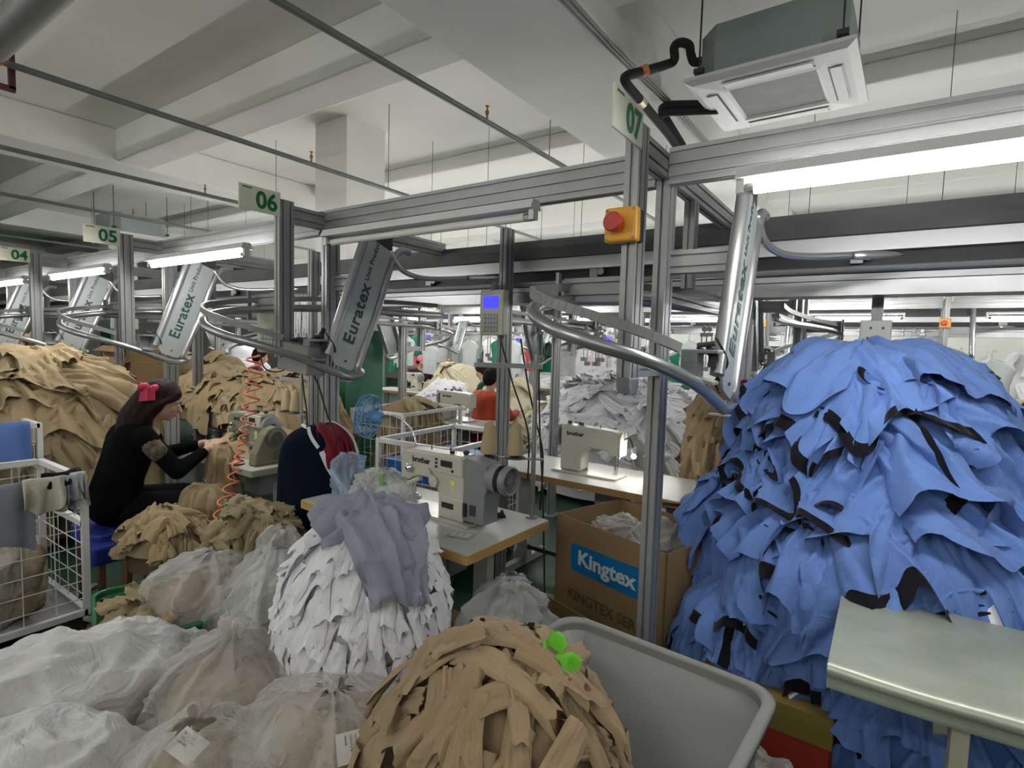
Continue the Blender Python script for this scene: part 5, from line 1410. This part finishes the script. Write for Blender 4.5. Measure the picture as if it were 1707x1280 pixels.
# maroon ribbon on slim post
t = thing('floor_post', 'slim aluminium post left of the blue heap with a maroon cloth tied on', 'metal post', (-.66, 3.32, 0))
b = MB(); b.slot((0, 0, 0), (0, 0, 1.78), .045, .045, 1, 1, up=(0, 1, 0)); build('post', b, ALU, t)
b = MB(); b.bb((-.05, -.05, 0), (.05, .05, .01)); build('foot_plate', b, ALU, t)
P = np.zeros((10, 8, 3))
for i in range(10):
    for j in range(8):
        P[i, j] = (-.61 + (j - 3.5) * .013 * (1 + .1 * i) + .01 * math.sin(i), 3.27 + .012 * math.sin(j * 1.3 + i * .5), 1.43 - i * .028)
o = link('maroon_ribbon', grid_mesh('maroon_ribbon', P, MAROON)); tag(o, 'maroon cloth strip hanging from the slim post left of the blue heap', 'cloth')
b = MB(); b.tube(bez([(-.70, 3.28, 1.40), (-.66, 3.26, 1.43), (-.60, 3.26, 1.42), (-.53, 3.28, 1.43)], 5), [.012] * 8 + [.018] * 4 + [.008] * 4, 8); build('knot', b, MAROON, o, smooth=True)

# ------------------------------------------------------------------ khaki heaps
ml = Mound((-6.05, 1.55), [(0, 1.42), (.3, 1.40), (.6, 1.25), (.9, 1.0), (1.05, .7), (1.05, .4), (1.0, .05)], 1.0, .85, 0, 42, .07, 3)
heap(ml, 80, 'khaki_garment', 'khaki garment gathered into the big heap at the left, behind the seated woman', 'garment', 'garments of the big khaki heap', [KHAKI], 27, CORE_K, 'inner mass of the big khaki heap behind the seated woman',
     th=(-PI * .9, PI * .35), trange=(0, .97), L=(.45, .85), w0=(.08, .25), w1=(.4, .8), amp=.04, k=(2, 6), lift=.05, layer=.03, rot=.9, nu=38, nv=24, wrk=.008, edge=.06, tuck=.05, crease=.02, hem=.18)
mk = Mound((-5.6, 3.3), [(0, 1.24), (.4, 1.20), (.7, 1.05), (.85, .85), (.9, .70)], 1.75, .55, -.05, 43, .05, 4)
heap(mk, 70, 'khaki_bundle_piece', 'khaki piece in the long low heap behind the woman\'s table', 'garment', 'pieces of the long khaki heap', [KHAKIL], 28, CORE_K, 'inner mass of the long khaki heap behind the woman\'s table', th=(-PI * 1.05, PI * .15), trange=(0, .97), L=(.35, .6), w0=(.08, .2), w1=(.2, .45), amp=.03, k=(1.5, 4), lift=.03, layer=.02, rot=1.2, nu=22, nv=16, crease=.018, hem=.16)
table('plain work table under the long khaki heap', (-5.6, 3.35), (2.9, .9), -.03, z=.72, edge=PLYB)
mr = Mound((-.86, 3.92), [(0, 1.40), (.08, 1.38), (.17, 1.28), (.22, 1.12), (.27, .95), (.25, .75), (.24, .5)], 1.0, 1.0, 0, 44, .02, 7)
heap(mr, 80, 'brown_khaki_garment', 'brownish khaki garment in the narrow column heap left of the blue heap', 'garment', 'garments of the narrow khaki column', [KHAKID], 29, CORE_K, 'inner mass of the narrow khaki column left of the blue heap', th=(-PI * .95, PI * .25), L=(.25, .42), w0=(.05, .12), w1=(.12, .24), amp=.026, k=(1.5, 3), lift=.05, layer=.02, rot=1.1, crease=.014, nu=16, nv=14)
t = carton('carton supporting the narrow khaki column', (-.86, 3.92, 0), (.5, .5, .6), 0, open_top=False)
mq = Mound((-2.45, 5.75), [(0, 1.33), (.25, 1.30), (.5, 1.18), (.75, .98), (.95, .7), (1.0, .3), (1.0, .05)], 1.02, .8, 0, 45, .06, 4)
heap(mq, 190, 'white_garment', 'white garment in the wide white heap beyond the brown edged table', 'garment', 'garments of the wide white heap', [WHITEC], 30, CORE_W, 'inner mass of the wide white heap beyond the brown edged table', th=(-PI * 1.0, PI * .2), trange=(0, .95), L=(.2, .4), w0=(.04, .1), w1=(.1, .24), amp=.035, k=(2, 5), lift=.06, layer=.02, rot=1.2, nu=18, nv=14)
ms = Mound((-4.9, 5.6), [(0, 1.12), (.15, 1.08), (.35, .9), (.45, .6), (.45, .05)], 1.0, 1.0, 0, 46, .05, 5)
heap(ms, 70, 'white_garment', 'white garment in the small white heap behind the rear wire cage bin', 'garment', 'garments of the small white heap', [WHITEC], 31, CORE_W, 'inner mass of the small white heap behind the wire cages', th=(-PI * 1.0, PI * .25), L=(.2, .3), w0=(.04, .1), w1=(.1, .2), amp=.03, nu=12, nv=9, rot=1.0)
# far heaps: small in the picture, pieces share meshes
lib = {}
def far_heap(label, c, r, z0, z1, m, core, n, seed, name):
    mm = Mound((0, 0), [(0, z1 - z0), (r * .4, (z1 - z0) * .93), (r * .8, (z1 - z0) * .55), (r, .0)], 1, 1, 0, seed, .05, 4)
    o = link('garment_heap', mm.mesh('garment_heap', core, 24, 36)); o.location = (c[0], c[1], z0); tag(o, 'inner mass of ' + label, 'pile', None, 'stuff')
    rgx = random.Random(seed)
    key = (name, m.name)
    if key not in lib:
        lib[key] = []
        flat = Mound((0, 0), [(0, .02), (.5, 0), (2, -.2)], 1, 1, 0, 1, 0)
        for q in range(6):
            P = patch(flat, 0, 0, .34, .10, .26, amp=.035, k=3.5, layer=.0, lift=-.03, nu=14, nv=9, seed=seed * 10 + q)
            lib[key].append(grid_mesh(name, P - P.mean((0, 1)), m))
    for i in range(n):
        th = -PI * rgx.random(); t = mm.S * math.sqrt(rgx.uniform(0.0, .8))
        P, N = mm.at(np.array([th]), np.array([t])); p = Vector(P[0]); nn = Vector(N[0])
        o = link(name, rgx.choice(lib[key]))
        zq = nn.to_track_quat('Z', 'X')
        o.rotation_mode = 'QUATERNION'; o.rotation_quaternion = zq @ Matrix.Rotation(rgx.uniform(0, 6.28), 3, 'Z').to_quaternion()
        o.location = p + nn * rgx.uniform(.01, .05) + Vector((c[0], c[1], z0))
        tag(o, 'piece of ' + label, 'garment', label)
FH = [('a cream heap left of the orange shirted person', (-4.35, 6.3), .6, .3, 1.12, CREAM, 22), ('a cream heap by the pink capped worker', (-6.2, 7.4), .7, .4, 1.25, CREAM, 24), ('a pale bundle at the end of the white heap aisle', (-7.6, 5.9), .6, .4, 1.30, WHITEC, 20),
      ('a white heap glimpsed above the seated woman', (-8.6, 4.9), .55, .6, 1.50, WHITEC, 20), ('a beige heap right of the far cartons', (-7.9, 4.2), .5, .6, 1.35, KHAKIL, 20), ('an orange beige heap right of the blue heap', (1.35, 7.4), .45, .7, 1.22, TAN, 18), ('a tall white heap at the right edge far away', (2.1, 10.6), 1.3, .2, 1.85, WHITEC, 30),
      ('a white heap in the middle distance', (-3.4, 10.4), 1.1, .2, 1.5, WHITEC, 24), ('a white heap at the back near the green pillar', (-6.4, 10.8), 1.2, .2, 1.6, WHITEC, 24), ('a khaki heap beside the far left machines', (-9.6, 4.4), .6, .5, 1.3, KHAKI, 20), ('a brown khaki bundle far left', (-9.3, 2.6), .7, .4, 1.55, KHAKI, 22)]
for i, (lb, c, r, z0, z1, m, n) in enumerate(FH):
    far_heap(lb, c, r, z0, z1, m, CORE_W if m in (WHITEC,) else CORE_K if m is not CREAM else mat('cream_core', (.5, .45, .32), .9), n, 300 + i, 'garment')

# far tables, machines, stands
k = 0
k2 = 0
for row, (yy, xs) in enumerate(((6.9, (-.2, -2.2, -4.9, -6.9, -9.0)), (9.6, (1.4, -.8, -3.2, -5.4, -7.8)), (4.6, (-4.0, -6.4, -8.6)))):
    for x in xs:
        if row == 0 and x == -2.2: continue
        copy_tree(T2, label='distant sewing table in the rows behind the first conveyor', group='distant sewing tables', loc=(x, yy, 0), rz=0)
        copy_tree(M2, label='distant cream sewing machine in the rows behind the first conveyor', group='distant sewing machines', loc=(x + .1, yy, .762), rz=PI if k % 2 else 0)
        k += 1
rg = random.Random(12)
cols = [(.55, .57, .55), (.6, .62, .6), (.5, .55, .54), (.02, .16, .09), (.5, .12, .13), (.62, .45, .5), (.02, .02, .02), (.55, .5, .35)]
def hung(label, loc, col, rz, s=1.0, grp='garments hanging on the far rails'):
    t = thing('hung_garment', label, 'garment', loc, rz, grp)
    key = ('hung', col)
    if key not in lib:
        n = 18; rows = []
        for i, (w, z) in enumerate(((.03, .03), (.06, 0), (.20, -.05), (.28, -.12), (.24, -.2), (.21, -.35), (.22, -.55), (.23, -.68))):
            ring = []
            for j in range(n):
                a = 2 * PI * j / n
                ring.append((w * math.cos(a), (.035 + .015 * math.sin(3 * a + i)) * math.sin(a) * (1 + .5 * (i > 4)), z + .01 * math.sin(2 * a)))
            rows.append(ring)
        lib[key] = grid_mesh('shirt', np.array(rows), cloth('hung_%d' % len(lib), col, .05), closeu=True)
    o = link('shirt', lib[key], t)
    if 'hanger' not in lib:
        b = MB(); b.tube(bez([(-.2, 0, -.06), (0, 0, .02), (.2, 0, -.06)], 4), .006, 6); b.tube(bez([(0, 0, .02), (0, 0, .10), (.03, 0, .14), (.05, 0, .10)], 4), .004, 6)
        lib['hanger'] = build('hanger', b, STEEL, t).data
    else:
        link('hanger', lib['hanger'], t)
    t.scale = (s, s, s)
    return t
for i in range(84):
    x = -9.3 + i * .125 + rg.uniform(-.08, .08); y = rg.choice((7.9, 9.1, 11.0, 12.4))
    c = rg.choice(cols[:3]) if rg.random() < .72 else rg.choice(cols)
    nm = {cols[3]: 'dark green', cols[4]: 'red', cols[5]: 'pink', cols[6]: 'black', cols[7]: 'cream'}.get(c, 'white')
    hung(nm + ' garment hanging from the rails in the far part of the hall', (x * (y / 8.5), y, 1.62 + rg.uniform(-.1, .1)), c, rg.uniform(-.6, .6), .8)
for (px, py, y, c, s, lb) in ((888, 610, 6.6, (.75, .12, .12), .45, 'small bright red garment hanging left of the wide white heap'), (915, 600, 6.9, (.01, .15, .08), .62, 'dark green garment hanging left of the wide white heap'), (945, 605, 6.7, (.5, .5, .5), .6, 'white and black garment hanging above the wide white heap'), (700, 585, 9, (.01, .13, .08), .7, 'green garment hanging behind the pink capped worker'), (665, 580, 9, (.35, .16, .2), .7, 'dull pink garment hanging left of the green one')):
    p = at(px, py - 28, y=y); hung(lb, p, c, .6, s * 1.0, None if False else 'single garments hanging in the distance')
# pallets of cartons far left
for i, (px, py, x, sz) in enumerate(((200, 640, -8.3, (.7, .6, .5)), (190, 600, -8.4, (.75, .6, .35)), (150, 632, -9.2, (.6, .5, .3)))):
    p = at(px, py, x=x)
    b = MB(); b.bb((-sz[0] / 2, -sz[1] / 2, 0), (sz[0] / 2, sz[1] / 2, sz[2])); b.box((0, -sz[1] / 2 - .05, sz[2]), (sz[0], .14, .006), Matrix.Rotation(.5, 3, 'X'))
    o = build('carton', b, CARD); o.location = (p.x, p.y + .3, p.z - .2); tag(o, ['large carton in the stack behind the khaki heap, lower', 'carton on top of the stack behind the khaki heap', 'smaller carton left of the stack behind the khaki heap'][i], 'box')
b = MB(); b.lathe([(.02, 0), (.05, .005), (.03, .16), (.02, .165)], n=16); p = at(1660, 690, y=6.9)
o = build('thread_cone', b, mat('magenta_thread', (.45, .01, .12), .8), smooth='auto'); o.location = (p.x, p.y, .765); o.scale = (1.6, 1.6, 1.6); tag(o, 'magenta thread cone on the table right of the blue heap', 'thread cone')

# ================================================================== people
HAIR = mat('dark_hair', (0.008, 0.005, 0.005), .7, spec=.15, bump=.8, bscale=60, stretch=(1, 1, .15))
def limb(b, pts, rs, n=12):
    for i in range(len(pts) - 1):
        b.capsule(pts[i], pts[i + 1], rs[i], rs[i + 1], n)
def head(b, c, look, s=1.0):
    """skull, jaw, nose, brow, lips, ears pointing towards look"""
    c = Vector(c); f = Vector(look).normalized(); r = f.cross(Vector((0, 0, 1))).normalized(); u = r.cross(f).normalized()
    R = Matrix((r, f, u)).transposed()
    def q(x, y, z): return c + R @ (Vector((x, y, z)) * s)
    b.ball(q(0, -.012, .03), (.074 * s, .094 * s, .088 * s), 20, 14, R=R)
    b.ball(q(0, .018, -.03), (.058 * s, .068 * s, .078 * s), 18, 12, R=R)
    b.ball(q(0, .062, -.078), (.026 * s, .022 * s, .022 * s), 10, 8, R=R)
    b.capsule(q(0, .085, .01), q(0, .105, -.025), .007 * s, .013 * s, 8)
    for sx in (-1, 1):
        b.ball(q(.03 * sx, .065, .022), (.026 * s, .018 * s, .009 * s), 10, 6, R=R)
        b.ball(q(.034 * sx, .058, -.022), (.022 * s, .022 * s, .02 * s), 10, 6, R=R)
        b.ball(q(.074 * sx, -.012, -.012), (.009 * s, .019 * s, .03 * s), 10, 8, R=R)
    b.ball(q(0, .083, -.050), (.022 * s, .010 * s, .006 * s), 10, 6, R=R)
    b.ball(q(0, .081, -.060), (.019 * s, .010 * s, .006 * s), 10, 6, R=R)
    return q, R
def hand(b, w, d, palm, s=1.0, curl=.9, side=1):
    """palm and five bent fingers from wrist w towards d, palm facing palm"""
    d = Vector(d).normalized(); p = Vector(palm); p = (p - d * p.dot(d)).normalized(); a = d.cross(p) * side
    w = Vector(w)
    for k in (-.026, -.009, .009, .026):
        b.capsule(w + a * k * .7 * s + d * .012 * s, w + a * k * s + d * .085 * s, .013 * s, .0115 * s, 8)
    for k, (o, L) in enumerate(((-.030, .062), (-.010, .075), (.010, .080), (.030, .072))):
        q = w + a * o * s + d * .085 * s; di = d.copy()
        for j in range(3):
            ang = curl * (.45 + .25 * j + .05 * k)
            di = (di * math.cos(ang) + p * math.sin(ang)).normalized()
            n = q + di * L * s * (.46, .32, .24)[j]
            b.capsule(q, n, (.0092, .0085, .0078)[j] * s, (.0085, .0078, .007)[j] * s, 8); q = n
    q = w + a * .028 * s + d * .02 * s; di = (d * .7 + a * .7 + p * .35).normalized()
    for j in range(3):
        n = q + di * (.038, .03, .024)[j] * s
        b.capsule(q, n, (.012, .010, .009)[j] * s, (.010, .009, .008)[j] * s, 8); q = n
        di = (di + p * .35 + d * .25).normalized()
def remesh(o, vs, sm=6):
    r = o.modifiers.new('Remesh', 'REMESH'); r.mode = 'VOXEL'; r.voxel_size = vs; r.use_smooth_shade = True
    s = o.modifiers.new('Smooth', 'SMOOTH'); s.factor = .5; s.iterations = sm
def person(label, J, look, top, topc, low, hairlen=.12, sc=1.0, fine=False, face=True, hairc=None, cap=None):
    t = thing('person', label, 'person', (J['hip'][0], J['hip'][1], 0))
    L = Vector(t.location)
    J = {k: Vector(v) - L for k, v in J.items()}
    vs = .008 if fine else .014
    b = MB()
    q, R = head(b, J['head'], look, sc)
    limb(b, [J['head'] + Vector((0, 0, -.05)) - Vector(look).normalized() * .02, J['neck'], J['chest']], [.052, .055, .09])
    limb(b, [J['chest'], J['belly'], J['hip']], [.12, .115, .135])
    for s in 'rl':
        limb(b, [J['sh' + s], J['el' + s], J['wr' + s]], [.045, .038, .026])
        dd = (J['wr' + s] - J['el' + s]).normalized()
        hand(b, J['wr' + s], dd if 'hd' + s not in J else (J['hd' + s] + L), Vector((0, 0, -1)) + Vector((.3 if s == 'l' else -.3, 0, 0)), sc, side=1 if s == 'r' else -1)
        limb(b, [J['hp' + s], J['kn' + s], J['an' + s]], [.08, .06, .04])
        limb(b, [J['an' + s], J['an' + s] + Vector(look) * Vector((1, 1, 0)) * .16 + Vector((0, 0, -.03))], [.035, .03])
    o = build('body', b, SKIN, t, smooth=True); remesh(o, vs, 4)
    # upper garment
    b = MB()
    limb(b, [J['shr'], J['chest'] + Vector((0, 0, .06)), J['shl']], [.062, .085, .062])
    limb(b, [J['chest'], J['belly'], J['hip'] + Vector((0, 0, .02))], [.135, .132, .15])
    for f in (-.06, .06):
        s_ = (J['shl'] - J['shr']).normalized() * f
        limb(b, [J['chest'] + s_ + Vector((0, 0, .03)), J['belly'] + s_, J['hip'] + s_ + Vector((0, 0, .02))], [.125, .115, .135])
    for s in 'rl':
        limb(b, [J['sh' + s], J['el' + s], J['el' + s].lerp(J['wr' + s], .82)], [.062, .052, .038])
    o = build('top', b, topc, t, smooth=True, label=top); remesh(o, max(vs, .012), 5)
    b = MB()
    for s in 'rl':
        limb(b, [J['hip'], J['hp' + s], J['kn' + s], J['an' + s].lerp(J['kn' + s], .08)], [.14, .105, .08, .058])
    o = build('trousers', b, low, t, smooth=True); remesh(o, max(vs, .012), 5)
    # hair
    b = MB()
    f = Vector(look).normalized()
    b.ball(q(0, -.022, .045), (.086 * sc, .100 * sc, .086 * sc), 18, 12, R=R)
    b.ball(q(0, -.045, .0), (.085 * sc, .078 * sc, .10 * sc), 18, 12, R=R)
    if hairlen > .2:
        limb(b, [q(0, -.07, .01), J['neck'] - f * .06, J['neck'] - f * .10 + Vector((0, 0, -hairlen * .5)), J['neck'] - f * .12 + Vector((0, 0, -hairlen))], [.085, .10, .105, .06])
        limb(b, [q(.05, -.03, -.02), J['neck'] + R @ Vector((.05, -.05, -.05)), J['neck'] + R @ Vector((.06, -.08, -hairlen * .7))], [.045, .05, .03])
    for sx in (-1, 1):
        limb(b, [q(.05 * sx, .045, .075), q(.075 * sx, .02, .03), q(.078 * sx, -.03, -.03)], [.022, .018, .02])
    o = build('hair', b, hairc or HAIR, t, smooth=True); remesh(o, .008 if fine else .012, 2)
    if face:
        for sx in (-1, 1):
            b = MB(); b.ball(q(.031 * sx, .074, .006), .011 * sc, 12, 8); e = build('eye', b, mat('eye_white', (.6, .58, .55), .3), t, smooth=True)
            b = MB(); b.ball(q(.031 * sx, .0815, .004), .0055 * sc, 10, 6); build('iris', b, BLACK, e, smooth=True)
            b = MB(); b.tube([q(.018 * sx, .084, .026), q(.032 * sx, .083, .030), q(.046 * sx, .074, .026)], .003, 6); build('eyebrow', b, HAIR, t)
        b = MB(); b.tube([q(-.022, .085, -.055), q(0, .095, -.053), q(.022, .085, -.055)], .0055, 6); build('lips', b, mat('lips', (.40, .13, .12), .5), t)
    if cap is not None:
        b = MB(); b.ball(q(0, -.015, .06), (.094 * sc, .11 * sc, .08 * sc), 16, 10, R=R); b.ball(q(0, .09, .05), (.07 * sc, .06 * sc, .01 * sc), 12, 8, R=R); build('cap', b, cap, t, smooth=True)
    return t, q, R

# the seated woman
hx, hy = -3.86, 1.36
J = dict(hip=(hx, hy, .56), belly=(hx + .02, hy + .03, .74), chest=(hx + .04, hy + .09, .92), neck=(hx + .07, hy + .17, 1.07), head=(hx + .12, hy + .24, 1.185),
         shr=(hx + .21, hy + .10, .985), shl=(hx - .12, hy + .16, .99), elr=(hx + .33, hy + .22, .775), wrr=(hx + .27, hy + .43, .875), ell=(hx - .14, hy + .34, .80), wrl=(hx + .10, hy + .50, .885),
         hpr=(hx + .11, hy + .04, .54), hpl=(hx - .10, hy + .05, .54), knr=(hx + .20, hy + .42, .52), knl=(hx - .06, hy + .44, .52), anr=(hx + .18, hy + .36, .10), anl=(hx - .06, hy + .40, .10),
         )
BT = mat('black_blouse', (0.004, 0.004, 0.005), 1.0, spec=.08, bump=.4, bscale=14, rnd=0)
W, q, R = person('seated woman in black blouse with red hair bow, sewing khaki fabric with both hands', J, (.32, .9, -.42), 'black blouse with sheer lace sleeves', BT, mat('dark_trousers', (.008, .008, .010), .95, bump=.4, bscale=10, spec=.1), hairlen=.42, sc=1.06, fine=True, hairc=mat('dark_red_hair', (0.016, 0.005, 0.005), .62, spec=.2, bump=.8, bscale=60, stretch=(1, 1, .15)))
L = Vector(W.location)
# sheer sleeve patches
b = MB(); LJ = {k: Vector(v) - L for k, v in J.items()}
limb(b, [LJ['shr'].lerp(LJ['elr'], .22) + Vector((.005, -.006, 0)), LJ['shr'].lerp(LJ['elr'], .45) + Vector((.008, -.008, 0))], [.058, .056])
o = build('sleeve_lace', b, mat('lace_sheer', (0.16, 0.125, 0.085), .8, var=.96, vscale=24, col2=(.008, .008, .008)), W, smooth=True, label='sheer lace panel on the sleeve')
b = MB()
for s_, c_ in ((-1, .03), (1, .03)):
    b.ball(q(.07, -.10, .05) + Vector((0, s_ * .03, s_ * -.006)), (.022, .036, .030), 12, 8)
b.ball(q(.07, -.10, .05), .016)
for s_ in (-1, 1):
    b.prism([(-.018, 0), (.018, 0), (.026, -.075), (-.022, -.07)], q(.08, -.105, .045) + Vector((0, s_ * .018, 0)), q(.087, -.11, .045) + Vector((.003, s_ * .02, 0)))
build('hair_bow', b, mat('bow_red', (0.42, 0.01, 0.06), .6), W, smooth='auto', label='red fabric bow')
t = thing('work_stool', 'stool with blue cover under the seated woman', 'stool', (hx, hy, 0))
b = MB(); b.prism(rrect(.20, .17, .05), (0, 0, .36), (0, 0, .44), up=(0, 1, 0)); build('seat_cushion', b, mat('cushion_blue', (.012, .035, .30), .7), t, bevel=.01)
b = MB(); b.box((.14, -.06, .35), (.20, .26, .12), Matrix.Rotation(.2, 3, 'Y')); build('cover_flap', b, mat('cushion_blue', (.012, .035, .30), .7), t, bevel=.02)
for sx in (-1, 1):
    for sy in (-1, 1):
        b = MB(); b.bar((sx * .15, sy * .12, 0), (sx * .15, sy * .12, .36), .03, .03); build('leg', b, WOODD, t)
# cloth she is sewing
for k, (c, prof, ax, ay, rot, lb) in enumerate((((hx + .26, hy + .52), [(0, .895), (.04, .88), (.07, .78), (.09, .62), (.11, .50)], 1, 1.2, .4, 'khaki garment held in the woman\'s hands, hanging to her lap'),
                                             ((hx + .30, hy + .40), [(0, .64), (.08, .62), (.13, .54), (.14, .44), (.12, .34)], 1.0, 1.3, .3, 'khaki garment lying over the woman\'s knees'),
                                             ((hx + .02, hy + .95), [(0, .93), (.12, .91), (.25, .83), (.32, .765)], 1.5, .8, 0, 'khaki garments spread on the woman\'s sewing table'),)):
    mm = Mound(c, prof, ax, ay, rot, 55 + k, .015, 14)
    o = link('khaki_garment', mm.mesh('khaki_garment', KHAKI, 50, 90, off=0, fold=.022, ff=20)); tag(o, lb, 'garment')
    for j in range(5):
        P_ = patch(mm, -.6 + 1.4 * j - 1.2, .02, mm.S * .6, .06, .16 + .04 * k, rot=.5 - .3 * j, amp=.018, k=2, layer=.014, lift=.02, nu=24, nv=20, seed=700 + 9 * k + j, crease=.012, edge=.03)
        link('fold_layer', grid_mesh('fold_layer', P_, KHAKI), o)
mm = Mound((-3.62, 1.93), [(0, .79), (.06, .785), (.10, .768)], 1.6, .8, 0, 58, .004)  # low mound in one flat pink-orange colour
tag(link('pink_cloth', mm.mesh('pink_cloth', mat('pink_orange_cloth', (.62, .30, .22), .9), 12, 24, off=.0, fold=.006)), 'pinkish cloth lit by the machine lamp at the needle of the woman\'s machine', 'cloth')

# people further back
def seated(x, y, look, seed=0, h=0.0):
    f = Vector(look); f.z = 0; f.normalize(); r = Vector((f.y, -f.x, 0))
    o = Vector((x, y, h))
    P = lambda a, b_, z: tuple(o + r * a + f * b_ + Vector((0, 0, z)))
    return dict(hip=P(0, 0, .54), belly=P(0, .02, .72), chest=P(0, .06, .93), neck=P(0, .10, 1.09), head=P(0, .13, 1.21), shr=P(.18, .06, 1.01), shl=P(-.18, .06, 1.01), elr=P(.27, .17, .80), ell=P(-.27, .17, .80), wrr=P(.18, .38, .84), wrl=P(-.18, .38, .84),
                hpr=P(.10, .03, .52), hpl=P(-.10, .03, .52), knr=P(.12, .42, .50), knl=P(-.12, .42, .50), anr=P(.12, .38, .09), anl=P(-.12, .38, .09))
pp = at(806, 660, y=4.9)
person('person in orange red jacket seated with back turned beyond the wire cages', seated(pp.x, 4.9, (.2, 1, 0)), (.25, 1, -.25), 'orange red jacket', cloth('orange_red', (.42, .06, .03), 0), mat('dark_trousers', (.018, .018, .022), .9), hairlen=.16, face=False)
pp = at(697, 620, y=8.0)
person('distant worker in pink cap and dark top bending over a far machine', seated(pp.x, 8.0, (.9, -.3, 0)), (.8, -.3, -.5), 'dark top', cloth('dark_top', (.03, .01, .015), 0), mat('dark_trousers', (.018, .018, .022), .9), cap=mat('cap_pink', (.55, .16, .22), .8))
pp = at(818, 620, y=6.3)
person('distant worker in dark green top mostly hidden behind the person in orange red', seated(pp.x, 6.3, (-.8, -.3, 0)), (-.8, -.3, -.4), 'dark green top', cloth('dark_green_top', (.01, .06, .04), 0), mat('dark_trousers', (.018, .018, .022), .9), face=False)
pp = at(418, 610, y=4.4)
person('distant worker in dark maroon top behind the orange air hose', seated(pp.x, 4.4, (.5, 1, 0), h=.12), (.5, 1, -.3), 'dark maroon top', cloth('maroon_top', (.10, .01, .02), 0), mat('dark_trousers', (.018, .018, .022), .9), face=False)
person('worker in grey shirt at the right edge beside the blue heap', seated(at(1712, 700, y=4.7).x + .03, 4.7, (.2, 1, 0)), (.0, 1, -.3), 'grey shirt', cloth('grey_shirt', (.22, .23, .24), 0), mat('dark_trousers', (.018, .018, .022), .9), face=False)
pp = at(500, 640, y=5.4)
person('worker with pale hair net bending behind the long khaki heap', seated(pp.x, 5.4, (-.3, -1, 0)), (-.3, -1, -.5), 'beige top', cloth('beige_top', (.30, .22, .2), 0), mat('dark_trousers', (.018, .018, .022), .9), face=False, cap=mat('cap_grey', (.25, .25, .24), .8))

# ================================================================== light and view
w = bpy.data.worlds.new('world')
SC.world = w
w.use_nodes = True
w.node_tree.nodes['Background'].inputs[0].default_value = (0.9, 0.95, 1, 1)
w.node_tree.nodes['Background'].inputs[1].default_value = 0.0
SC.view_settings.view_transform = 'Standard'
SC.view_settings.look = 'None'
SC.view_settings.gamma = 1.0
SC.view_settings.use_curve_mapping = False
SC.view_settings.exposure = 1.05
c = SC.cycles
c.use_denoising = True
c.max_bounces = 8
c.diffuse_bounces = 4
c.glossy_bounces = 3
c.transparent_max_bounces = 12
c.transmission_bounces = 3
c.sample_clamp_indirect = 4.0
c.caustics_reflective = False
c.caustics_refractive = False
c.use_adaptive_sampling = True
c.adaptive_threshold = 0.045
try:
    c.use_light_tree = True
except Exception:
    pass
